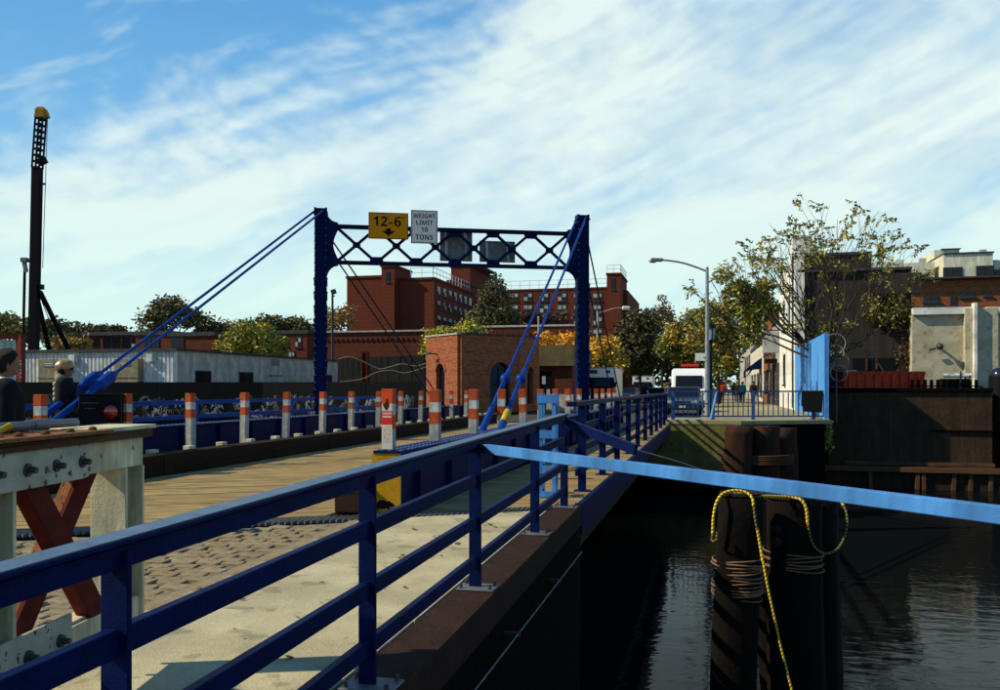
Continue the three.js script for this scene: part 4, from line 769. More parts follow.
{
  const u0 = 122, t = thingW('housing_block', 'large red brick housing block with blank end walls and a square stair tower', 'apartment block', [-45, FAR_Y, 135]);
  const vv = (px) => vAt(px, u0), y0 = FAR_Y;
  const blk = (name, va, vb, ua, ub, py, m = M.brickRed) => { const top = yOf(py, (va + vb) / 2, ua); part(t, name, bx(vb - va, top - y0, ub - ua, (va + vb) / 2, (top + y0) / 2, -(ua + ub) / 2), m); part(t, 'parapet', bx(vb - va + 0.3, 0.35, ub - ua + 0.3, (va + vb) / 2, top + 0.175, -(ua + ub) / 2), M.brickDark); return top; };
  blk('west_wing', vv(347), vv(386), u0, u0 + 14, 278);
  const ts = blk('stair_tower', vv(385.2), vv(398), u0 - 1.5, u0 + 6, 267);
  win(t, vv(391.5), yOf(277, vv(391.5), u0 - 1.5), u0 - 1.5, 0.6, 1.5, 'front', false);
  const te = blk('east_wing', vv(397.5), vv(434), u0, u0 + 22, 280);
  const ve = vv(434);
  for (const [i, py] of [[0, 289], [1, 303], [2, 318]]) for (let k = 0; k < 7; k++) win(t, ve, yOf(py, ve, u0), u0 + 2.2 + k * 2.9, 1.5, 1.35, 'right');
  roofRail(t, [P(vv(410), te + 0.35, u0 + 0.3), P(ve - 0.2, te + 0.35, u0 + 0.3), P(ve - 0.2, te + 0.35, u0 + 20)], 1.5);
  const u2 = u0 + 22, tt = blk('rear_tower', vAt(451, u2), vAt(470, u2), u2, u2 + 15, 267);
  blk('rear_wing', vAt(458, u2), vAt(474, u2 + 2), u2 - 6, u2 + 16, 282);
  part(t, 'tower_cap', bx(6, 0.2, 12, vAt(462, u2), tt + 0.45, -u2 - 7), M.coping);
  const w2 = thingW('housing_slab', 'long red brick housing slab with paired windows and a railed stair tower', 'apartment block', [-10, FAR_Y, 150]);
  const u1 = 142, D = (px) => vAt(px, u1), top = yOf(290, D(560), u1);
  part(w2, 'wall', bx(D(609) - D(496), top, 13, (D(609) + D(496)) / 2, top / 2, -u1 - 6.5), M.brickRed);
  part(w2, 'parapet', bx(D(609) - D(496), 0.3, 13.2, (D(609) + D(496)) / 2, top + 0.15, -u1 - 6.5), M.brickDark);
  for (const px of [514, 528, 544, 562, 577, 597.5]) for (const py of [297, 308.8, 321, 333]) win(w2, D(px), yOf(py, D(px), u1), u1, px === 577 ? 1.1 : 1.55, 1.45);
  const tw = yOf(275.5, D(612), u1), a = D(607.5), b = D(621);
  part(w2, 'stair_tower', bx(b - a, tw, 11, (a + b) / 2, tw / 2, -u1 + 1 - 5.5), M.brickRed);
  part(w2, 'parapet', bx(b - a + 0.3, 0.3, 11.3, (a + b) / 2, tw + 0.15, -u1 + 1 - 5.5), M.brickDark);
  win(w2, D(613.5), yOf(284.5, D(613), u1), u1 - 1, 0.7, 1.9, 'front', false);
  part(w2, 'side_wing', bx(3.4, yOf(287.5, D(625), u1), 24, b - 1.0, yOf(287.5, D(625), u1) / 2, -u1 - 16), M.brickRed);
  roofRail(w2, [P(a, tw + 0.3, u1 - 0.8), P(b, tw + 0.3, u1 - 0.8), P(b, tw + 0.3, u1 + 9)], 1.3);
  roofRail(w2, [P(D(500), top + 0.3, u1 + 1), P(D(606), top + 0.3, u1 + 1)], 1.5);
}
{ // long low brick sheds in front of the blocks
  const t = thingW('brick_shed', 'long low red brick shed with a patterned cornice below the housing blocks', 'building', [-20, FAR_Y, 88]);
  const u0 = 84, v0 = vAt(322, u0), v1 = vAt(474, u0), top = yOf(331.5, vAt(400, u0), u0);
  part(t, 'wall', bx(v1 - v0, top, 10, (v0 + v1) / 2, top / 2, -u0 - 5), M.brickDark);
  part(t, 'cornice', [bx(v1 - v0 + 0.2, 0.16, 10.4, (v0 + v1) / 2, top + 0.06, -u0 - 5)], M.coping);
  const den = []; for (let v = v0; v < v1; v += 0.55) den.push(bx(0.28, 0.28, 0.14, v, top - 0.75, -u0 + 0.06)); part(t, 'cornice_blocks', den, M.brickDark, 'stuff');
  part(t, 'loading_bay', bx(v1 - v0 - 6, 2.6, 0.2, (v0 + v1) / 2, 1.3, -u0 + 0.06), M.black);
  const s = thingW('brick_shed', 'shorter low brick shed with dentil cornice left of the yellow tree', 'building', [-9, FAR_Y, 80]);
  const u1 = 76, a = vAt(474, u1), b = vAt(577, u1), h = yOf(326.5, (a + b) / 2, u1);
  part(s, 'wall', bx(b - a, h, 9, (a + b) / 2, h / 2, -u1 - 4.5), M.brickDark);
  part(s, 'coping', bx(b - a + 0.2, 0.16, 9.2, (a + b) / 2, h + 0.05, -u1 - 4.5), M.coping);
  const d2 = []; for (let v = a; v < b; v += 0.5) d2.push(bx(0.24, 0.3, 0.12, v, h - 0.7, -u1 + 0.05)); part(s, 'cornice_blocks', d2, M.brickDark, 'stuff');
}
{ // brick bridge house with arched openings
  const q = (X, D) => [X * CA - D * SA, D * CA + X * SA];
  const L0 = q(-3.82, 46.6), C = q(-2.03, 44), R0 = q(0.87, 45.9), R1 = q(2.05, 48.2), Bk = q(-1.4, 51);
  const t = thingW('bridge_house', 'small orange brick bridge house with arched windows behind the striped posts', 'building', [C[0], FAR_Y, C[1]]);
  const top = yAt(334.5, 44);
  const arch = (x, w, y0, h) => { const p = [[x - w / 2, y0], [x - w / 2, y0 + h - w / 2]]; for (let i = 1; i < 10; i++) { const a = Math.PI * (1 - i / 10); p.push([x + Math.cos(a) * w / 2, y0 + h - w / 2 + Math.sin(a) * w / 2]); } p.push([x + w / 2, y0 + h - w / 2], [x + w / 2, y0]); return p; };
  const wall = (a, b, opens) => {
    const L = Math.hypot(b[0] - a[0], b[1] - a[1]), ry = Math.atan2(b[1] - a[1], b[0] - a[0]);
    const put = (g) => g.rotateY(ry).translate((a[0] + b[0]) / 2, FAR_Y, -(a[1] + b[1]) / 2), h = top - FAR_Y;
    part(t, 'wall', put(plate([[-L / 2, 0], [L / 2, 0], [L / 2, h], [-L / 2, h]], 0.3, opens.map(([x, w, y0, hh]) => arch(x, w, y0, hh)))), M.brickHouse);
    for (const [x, w, y0, hh] of opens) {
      part(t, 'window', put(plate(arch(x, w, y0, hh), 0.05).translate(0, 0, -0.1)), M.glass);
      part(t, 'window_bars', [put(bx(w, 0.05, 0.05, x, y0 + hh * 0.55, -0.06)), put(bx(0.05, hh * 0.9, 0.05, x, y0 + hh * 0.45, -0.06))], M.navyDeep);
      const o = arch(x, w + 0.36, y0, hh + 0.18), inr = arch(x, w, y0 - 0.1, hh + 0.1);
      part(t, 'arch_bricks', put(plate(o.slice(1, -1).concat([...inr.slice(1, -1)].reverse()), 0.06).translate(0, 0, 0.16)), M.brickHouse);
    }
    part(t, 'coping', put(bx(L + 0.1, 0.08, 0.4, 0, h + 0.04, 0.01)), a === L0 ? M.coping : M.roof);
  };
  const LL = Math.hypot(C[0] - L0[0], C[1] - L0[1]);
  wall(L0, C, [[-0.1, 0.85, 0.15, 2.4]]);
  wall(C, R0, [[0.62, 1.25, 0.05, 2.55]]);
  wall(R0, R1, [[0.1, 0.7, 0.4, 2.0]]);
  part(t, 'core', prism([[L0[0], L0[1] + 0.35], [C[0] + 0.05, C[1] + 0.4], [R0[0] - 0.1, R0[1] + 0.3], [R1[0] - 0.25, R1[1] + 0.2], Bk], FAR_Y, top - 0.05), M.brickDark);
  const dx = (C[0] - L0[0]) / LL, du = (C[1] - L0[1]) / LL, lv = mix(L0[0], C[0], 0.38), lu = mix(L0[1], C[1], 0.38);
  part(t, 'wall_lamp', [bar(P(lv - du * -0.1, top - 0.95, lu), P(lv + du * 0.6, top - 0.9, lu - dx * 0.6), 0.06, 0.06), bar(P(lv + du * 0.6, top - 0.9, lu - dx * 0.6), P(lv + du * 0.6 - dx * 0.35, top - 0.92, lu - dx * 0.6 - du * 0.35), 0.14, 0.1)], M.bolt);
  const s = thingW('olive_shop', 'dark low building with olive fascia and a bright doorway beside the bridge house', 'building', [0, FAR_Y, 54]);
  const u0 = 53, a = vAt(520, u0), b = vAt(572, u0), h = yOf(345.5, (a + b) / 2, u0), h2 = yOf(366, (a + b) / 2, u0);
  part(s, 'wall', bx(b - a, h2, 8, (a + b) / 2, h2 / 2, -u0 - 4), M.brickDark);
  part(s, 'fascia', bx(b - a + 0.3, h - h2, 8.5, (a + b) / 2, (h + h2) / 2, -u0 - 3.9), M.oliveWall);
  for (const px of [538, 546]) { const v = vAt(px, u0); const w = part(s, 'doorway', bx(0.7, 2.1, 0.06, v, 1.4, -u0 + 0.04), M.glass); part(w, 'door_panes', [bx(0.22, 0.5, 0.03, v - 0.12, 1.9, -u0 + 0.09), bx(0.2, 0.3, 0.03, v + 0.16, 1.2, -u0 + 0.09)], M.pane); }
  part(s, 'low_wall', bx(1.6, 0.9, 0.3, vAt(560, u0 - 2), 0.6, -u0 + 2), M.coping);
}
{ // distant brick terraces on the left
  const terrace = (label, u0, pa, pb, py, wins, m, depth = 9) => {
    const t = thingW('brick_terrace', label, 'building', [vAt((pa + pb) / 2, u0), FAR_Y, u0]);
    const a = vAt(pa, u0), b = vAt(pb, u0), h = yOf(py, (a + b) / 2, u0);
    part(t, 'wall', bx(b - a, h, depth, (a + b) / 2, h / 2, -u0 - depth / 2), m);
    part(t, 'cornice', bx(b - a + 0.4, 0.45, depth + 0.4, (a + b) / 2, h + 0.1, -u0 - depth / 2), M.roof);
    for (const [px, y, w, hh] of wins) win(t, vAt(px, u0), yOf(y, vAt(px, u0), u0), u0, w, hh, 'front', label.includes('pale') || rnd() < 0.2);
    return [t, a, b, h];
  };
  terrace('low red brick terrace with dark windows behind the trailer, left of the tall round tree', 96, 72, 141, 334.5, [[96, 345, 1, 2], [107, 344, 1.2, 2], [116, 344, 1.2, 2], [126, 344, 1.2, 2], [136, 344, 1.2, 2]], M.brickRed);
  terrace('dark brick terrace under the tall round tree', 90, 136, 172, 334, [[148, 344, 1, 1.8], [156, 343, 1, 1.8]], M.brickRed);
  const [, a, b, h] = terrace('dark brick house end beside the yellow green tree', 88, 170, 214, 335, [[174.5, 344, 0.9, 1.6], [181, 344, 0.9, 1.6]], M.brickDark);
  terrace('red brick house with dark cornice and two pale windows left of the blue tower', 98, 268, 307, 333, [[286, 343.5, 0.75, 1.3], [298.5, 342, 0.8, 1.3], [292, 356, 0.8, 1.2]], M.brickRed);
  const g = thingW('grey_gable_house', 'small grey house with a gable roof among the trees behind the pile driver', 'house', [vAt(66, 110), FAR_Y, 110]);
  const gv = vAt(66, 110);
  part(g, 'wall', plate([[-2.6, 0], [2.6, 0], [2.6, 5.4], [0, 7.4], [-2.6, 5.4]], 6).translate(gv, FAR_Y, -113), M.coping);
  part(g, 'roof', [bar(P(gv - 1.35, 6.6, 109.8), P(gv - 1.35, 6.6, 116.4), 3.5, 0.2).rotateZ(0), bar(P(gv + 1.35, 6.6, 109.8), P(gv + 1.35, 6.6, 116.4), 3.5, 0.2)].map((k, i) => k.translate(-(gv + (i ? 1.35 : -1.35)), -6.6, 0).rotateZ(i ? -0.65 : 0.65).translate(gv + (i ? 1.35 : -1.35), 6.65, 0)), M.roof);
}
// ------------------------------------------------------------------ right bank buildings
{
  const fv = 4.7;                                                                  // building line of the street
  const t = thingW('party_wall_building', 'dark grey stucco building with a bright white street front and roof stack', 'building', [fv, FAR_Y, 52]);
  const u0 = 51, vb = vAt(911, u0), top = yOf(271, 7.5, u0), hi = yOf(251, fv, u0);
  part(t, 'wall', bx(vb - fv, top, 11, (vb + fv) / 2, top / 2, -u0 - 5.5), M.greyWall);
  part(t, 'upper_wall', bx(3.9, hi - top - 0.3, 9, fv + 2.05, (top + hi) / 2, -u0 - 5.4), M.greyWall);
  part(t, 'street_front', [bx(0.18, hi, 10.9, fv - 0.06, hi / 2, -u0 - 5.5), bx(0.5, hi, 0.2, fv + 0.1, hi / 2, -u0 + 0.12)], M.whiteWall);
  part(t, 'roof_stack', [bx(1.05, 1.5, 1.5, fv + 0.45, hi + 0.4, -u0 - 2.8), bx(1.15, 0.1, 1.6, fv + 0.45, hi + 1.15, -u0 - 2.8)], M.whiteWall);
  part(t, 'coping', [bx(vb - fv, 0.14, 0.4, (vb + fv) / 2, top + 0.05, -u0 + 0.02), bx(3.9, 0.14, 9.2, fv + 2.06, hi - 0.1, -u0 - 5.4)], M.roof);
  for (const [u, y] of [[57.5, 2.6], [54.2, 6], [58, 6]]) win(t, fv - 0.15, y, u, 0.9, 1.9, 'left', false);
  part(t, 'downpipe', bar(P(fv - 0.2, 0.3, 51.6), P(fv - 0.2, hi, 51.6), 0.1, 0.1), M.roof);
  const op = part(t, 'shuttered_opening', bx(2.1, 2.3, 0.08, vAt(873, u0), 1.9, -u0 + 0.03), M.black);
  part(op, 'timber_prop', [bx(0.1, 2.2, 0.06, vAt(866, u0), 1.9, -u0 + 0.1), bx(0.1, 2.2, 0.06, vAt(876, u0), 1.9, -u0 + 0.1), bar(P(vAt(876, u0), 2.9, u0 - 0.1), P(vAt(892, u0), 1.6, u0 - 0.1), 0.06, 0.08)], M.timber);
  part(t, 'lean_to', bx(2.6, 1.1, 0.5, vAt(897, u0 - 1), top - 0.8, -u0 + 0.3), M.greyWall);
  // the row of shops receding along the pavement
  const shop = (label, ua, ub, h, m, extra) => { const s = thingW('shop', label, 'shop', [fv, FAR_Y, ua]); part(s, 'front', bx(6, h, ub - ua - 0.06, fv + 3, h / 2, -(ua + ub) / 2), m); part(s, 'parapet', bx(6.2, 0.25, ub - ua - 0.1, fv + 2.98, h + 0.12, -(ua + ub) / 2), M.roof); extra?.(s); return s; };
  shop('grey shop with dark shutters and a square sign box past the white front', 62, 71, 6.2, M.coping, (s) => {
    for (const u of [63.5, 66.5, 69.5]) { const d = part(s, 'shutter', bx(0.1, 3, 1.9, fv - 0.03, 1.7, -u), M.roof); part(d, 'slats', [0.6, 1.2, 1.8, 2.4].map((y) => bx(0.05, 0.03, 1.8, fv - 0.09, y, -u)), M.galv); }
    part(s, 'sign_box', bx(1.1, 1.5, 0.3, fv - 0.65, 4.6, -63, 0, 0.03), M.pane); part(s, 'sign_arm', bx(1.2, 0.08, 0.08, fv - 0.5, 5.42, -63), M.roof);
    part(s, 'shop_awning', bar(P(fv - 0.4, 3.4, 66), P(fv - 0.4, 3.4, 68), 0.8, 0.3), M.black);
  });
  shop('orange brick building on the shop row', 71, 83, 7.4, M.brickOrange, (s) => { for (const u of [73, 76.5, 80]) for (const y of [2, 5.2]) win(s, fv - 0.05, y, u, 1.3, 1.9, 'left'); });
  shop('cream shop with a dark blue awning on the shop row', 83, 108, 5.6, M.creamWall, (s) => {
    part(s, 'awning', plate([[0, 0], [-1.5, -0.2], [-1.5, -0.9], [-1.1, -0.5], [0, 1.0]], 5).translate(fv, 3.3, -88), M.navyDeep);
    for (const u of [86, 92, 98, 104]) win(s, fv - 0.05, 1.8, u, 2, 2.2, 'left');
  });
  shop('distant pale shop at the end of the row', 108, 150, 6.6, M.coping, (s) => { for (const u of [112, 118, 124]) win(s, fv - 0.05, 4.6, u, 1.6, 1.8, 'left'); });
  // blue graffiti wall
  const bw = thingW('graffiti_wall', 'bright blue wall with dark drips and graffiti at the end of the landing', 'wall', [4.55, FAR_Y, 42]);
  const a = [4.45, 36.3], b = [4.6, 50.4], L = Math.hypot(b[0] - a[0], b[1] - a[1]), y1 = yOf(333, ...a);
  const ry = Math.atan2(a[1] - b[1], a[0] - b[0]);
  const steps = 6;
  for (let i = 0; i < steps; i++) part(bw, 'panel', bar(P(mix(a[0], b[0], i / steps), (y1 + FAR_Y) / 2, mix(a[1], b[1], i / steps)), P(mix(a[0], b[0], (i + 0.996) / steps), (y1 + FAR_Y) / 2, mix(a[1], b[1], (i + 0.996) / steps)), 0.14, y1 - FAR_Y), M.sky);
  part(bw, 'graffiti', face(L, y1 - FAR_Y).rotateY(ry).translate((a[0] + b[0]) / 2 - 0.085, (y1 + FAR_Y) / 2, -(a[1] + b[1]) / 2), printed(1024, 320, (c, w, h) => {
    seed(71); c.fillStyle = '#4f93d6'; c.fillRect(0, 0, w, h);
    for (let i = 0; i < 500; i++) { c.fillStyle = `rgba(${rnd() < 0.5 ? '50,110,190' : '120,185,235'},${rr(0.04, 0.16)})`; c.fillRect(rnd() * w, rnd() * h, rr(4, 30), rr(10, 120)); }
    for (let i = 0; i < 26; i++) { const x = w * rr(0.36, 0.62), l = h * rr(0.25, 0.8); c.fillStyle = `rgba(16,36,90,${rr(0.35, 0.8)})`; c.fillRect(x, h * rr(0, 0.08), rr(3, 18), l); }
    for (let i = 0; i < 90; i++) { c.strokeStyle = `rgba(12,24,60,${rr(0.6, 0.95)})`; c.lineWidth = rr(4, 9); const x = w * rr(0.08, 0.8), y = h * rr(0.56, 0.9); c.beginPath(); c.moveTo(x, y); c.bezierCurveTo(x + rr(-30, 30), y - 40, x + rr(-20, 50), y + 30, x + rr(-30, 40), y + rr(-50, 40)); c.stroke(); }
  }, 0.6));
  // razor wire
  const rw = thingW('razor_wire', 'loose coils of pale razor wire beside the blue wall edge', 'wire', [5, 1.5, 37]);
  seed(72);
  for (const [px, py, r, n] of [[838, 373, 0.34, 2], [836, 352, 0.3, 1], [834, 344, 0.42, 1], [842, 362, 0.3, 1], [846, 420, 0.4, 1], [835, 395, 0.36, 1]]) for (let k = 0; k < n; k++) { const [v, u] = at(px + rr(-1, 1), 37.2 + rr(-0.3, 0.3)), y = yAt(py, 37.2), pts = []; const tx = rr(-0.5, 0.5), ty = rr(-0.4, 0.4); for (let i = 0; i <= 24; i++) { const an = i / 24 * 2 * Math.PI; pts.push(P(v + r * Math.cos(an), y + r * Math.sin(an) + 0.1 * Math.cos(an) * ty, u + r * tx * Math.sin(an))); } part(rw, 'coil', tube(pts, 0.013, 48, 4), M.galv); }
  part(rw, 'fence_stake', bar(P(4.95, 0, 37.4), P(4.95, 3.4, 37.4), 0.06, 0.06), M.bolt);
  // cream brick wall building
  const cw = thingW('cream_brick_wall', 'cream painted brick wall with pale coping and a brick pier lit from the side', 'wall', [12, FAR_Y, 52]);
  const cu = 50.15, c0 = vAt(912, cu), c1 = vAt(972, cu), c2 = vAt(1060, cu), ct = yOf(313, 12, cu);
  part(cw, 'wall', bx(c1 - c0, ct, 6, (c0 + c1) / 2, ct / 2, -cu - 3), M.creamBrick);
  part(cw, 'pier', bx(1.55, ct + 0.2, 6.4, vAt(979, cu), (ct + 0.2) / 2, -cu - 2.78), M.creamBrick);
  part(cw, 'pier_edge', bx(0.14, ct + 0.45, 0.5, vAt(971.5, cu), (ct + 0.45) / 2, -cu + 0.46), M.whiteWall);
  part(cw, 'wall', bx(c2 - vAt(987, cu), ct, 6, (c2 + vAt(987, cu)) / 2, ct / 2, -cu - 3.3), M.creamBrick);
  part(cw, 'coping', [bx(c1 - c0, 0.36, 0.5, (c0 + c1) / 2, ct + 0.1, -cu + 0.02), bx(c2 - vAt(987, cu), 0.36, 0.5, (c2 + vAt(987, cu)) / 2, ct + 0.1, -cu - 0.28)], M.whiteWall);
  const lv = vAt(938, cu), ly = yOf(347, lv, cu);
  part(cw, 'wall_lamp', [bar(P(lv, ly, cu), P(lv - 0.1, ly + 0.1, cu - 0.55), 0.09, 0.09), ball(0.2, lv - 0.05, ly, -cu + 0.55, 1, 0.9, 1.2), bar(P(lv - 0.2, ly - 0.1, cu - 0.3), P(lv - 0.5, ly - 0.16, cu - 0.3), 0.1, 0.1)], M.bolt);
  const lo = thingW('white_gutter_shelf', 'white horizontal pipe above dark scrap in front of the cream wall', 'pipe', [13, 1, 48]);
  const g0 = vAt(943, 47), g1 = vAt(971, 47), gy = yOf(375.5, 13, 47);
  part(lo, 'pipe', rod(P(g0, gy, 47), P(g1, gy, 47), 0.11, 0.11, 10), M.whiteWall);
  part(lo, 'scrap', [bx(g1 - g0, 0.9, 0.6, (g0 + g1) / 2, gy - 0.6, -47.5), bar(P(g0 + 0.4, gy - 0.9, 46.8), P(g1 - 0.3, gy - 0.1, 46.8), 0.05, 0.06)], M.black);
  part(lo, 'support', [bx(0.06, 1.6, 0.06, g0 + 0.75, gy - 0.6, -46.9), bx(0.06, 1.4, 0.06, g1 - 0.1, gy - 0.7, -46.9)], M.bolt);
  const yf = thingW('yard_picket_fence', 'row of dark pickets along the bulkhead below the cream wall', 'fence', [10, 1, 40]);
  for (let i = 0; i < 11; i++) { const [v, u] = at(912 + i * 6.4, 39.6); part(yf, 'picket', bx(0.14, 0.6, 0.06, v, 1.5, -u), M.wallDark); }
  part(yf, 'rail', bar(P(...((q) => [q[0], 1.5, q[1]])(at(908, 39.7))), P(...((q) => [q[0], 1.5, q[1]])(at(980, 39.7))), 0.05, 0.06), M.wallDark);
  // red dumpster
  const [d0, e0] = at(836, 42), [d1, e1] = at(914, 42);
  const ds = thingW('red_dumpster', 'red steel dumpster with ribbed sides behind the bulkhead', 'dumpster', [(d0 + d1) / 2, FAR_Y, (e0 + e1) / 2]);
  const dr = Math.atan2(e1 - e0, d1 - d0), dl = Math.hypot(d1 - d0, e1 - e0), dp = (g) => g.rotateY(dr).translate((d0 + d1) / 2, FAR_Y, -(e0 + e1) / 2), mR = mat([0.72, 0.07, 0.022], { map: 'chips', s: 1.1, rough: 0.6 });
  const dt = yAt(373, 42) - FAR_Y;
  part(ds, 'shell', [bx(dl, dt - 0.1, 0.08, 0, dt / 2, 0.95), bx(dl, dt - 0.1, 0.08, 0, dt / 2, -0.95), bx(0.08, dt - 0.1, 1.9, -dl / 2, dt / 2, 0), bx(0.08, dt - 0.1, 1.9, dl / 2, dt / 2, 0), bx(dl, 0.1, 1.9, 0, 0.2, 0)].map(dp), mR);
  for (let i = 0; i < 9; i++) part(ds, 'rib', dp(bx(0.16, dt - 0.2, 0.1, -dl / 2 + 0.25 + i * (dl - 0.5) / 8, dt / 2, 1.02)), mR);
  part(ds, 'rim', [bx(dl + 0.12, 0.12, 0.14, 0, dt, 0.95), bx(dl + 0.12, 0.12, 0.14, 0, dt, -0.95), bx(0.14, 0.12, 1.9, -dl / 2, dt, 0), bx(0.14, 0.12, 1.9, dl / 2, dt, 0)].map(dp), mR);
  const ju = thingW('scrap_pile', 'dark scrap with pale and yellow bits behind the red dumpster', 'scrap', [(d0 + d1) / 2 - 1, FAR_Y, e0 + 3]);
  seed(73); const [jv, jq] = at(858, 45); const bits = []; for (let i = 0; i < 16; i++) bits.push(bar(P(jv + rr(-1.6, 2), rr(1.4, 2), jq + rr(-0.6, 0.6)), P(jv + rr(-1.8, 2), rr(1.5, 2.6), jq + rr(-0.6, 0.6)), rr(0.04, 0.2), rr(0.04, 0.2)));
  part(ju, 'dark_scrap', [bx(3.6, 1.6, 1.4, jv, 0.9, -jq), ...bits], M.blackSoft); part(ju, 'pale_pipe', rod(P(jv - 0.8, 2.15, jq - 0.8), P(jv - 0.2, 2.2, jq - 0.8), 0.16, 0.16, 10), M.galv); part(ju, 'yellow_bag', ball(0.26, jv + 0.4, 1.95, -jq + 0.8, 1.3, 0.6, 1), M.yellow);
  // modern block behind
  const mb = thingW('modern_block', 'modern cream and red brick block with dark windows behind the cream wall', 'apartment block', [20, FAR_Y, 76]);
  const mu = 74, A = (px) => vAt(px, mu), Y = (py) => yOf(py, A(950), mu);
  const slab = (name, pa, pb, pt, pbm, du, dep, m) => part(mb, name, bx(A(pb) - A(pa), Y(pt) - Y(pbm), dep, (A(pa) + A(pb)) / 2, (Y(pt) + Y(pbm)) / 2, -mu - du - dep / 2), m);
  slab('brick_storey', 893, 1090, 279, 410, 0, 14, M.brickOrange);
  slab('left_wing', 872, 937, 260, 279, 0.9, 12, M.creamWall);
  slab('corner_wing', 868, 906, 257, 262, 1.5, 11, M.creamWall);
  slab('main_wing', 942, 991, 255, 279, -0.4, 13, M.creamWall);
  slab('right_wing', 991, 1090, 260, 279, 0.8, 12, M.creamWall);
  slab('penthouse', 942, 968, 245, 255, 2.5, 8, M.creamWall);
  slab('parapet', 941.5, 992, 253.6, 255, -0.5, 13.2, M.roof);
  slab('roof_edge', 893, 1090, 277.6, 279.2, -0.6, 3, M.roof);
  slab('penthouse_roof', 949, 969, 244, 245, 2.3, 8.4, M.roof);
  seed(74);
  for (const [px, py, w, h, du] of [[921, 275.6, 1.35, 0.4, 0.9], [951, 273, 1.35, 0.78, -0.4], [983, 272.5, 1.25, 0.8, -0.4], [998, 273, 1.0, 0.5, 0.8], [930.6, 298.5, 1.1, 0.36, 0], [930.6, 303.5, 1.1, 0.36, 0], [952.5, 299.5, 0.42, 0.95, 0], [967, 294.7, 1.05, 0.36, 0], [986.5, 294, 0.45, 0.34, 0]]) win(mb, A(px), Y(py), mu + du, w, h, 'front', false);
  part(mb, 'roof_vent', [[910, 258], [934, 257], [985, 252], [998, 250]].map(([px, py]) => bx(0.5, 1.0, 0.5, A(px), Y(py), -mu - 4)), M.coping);
}

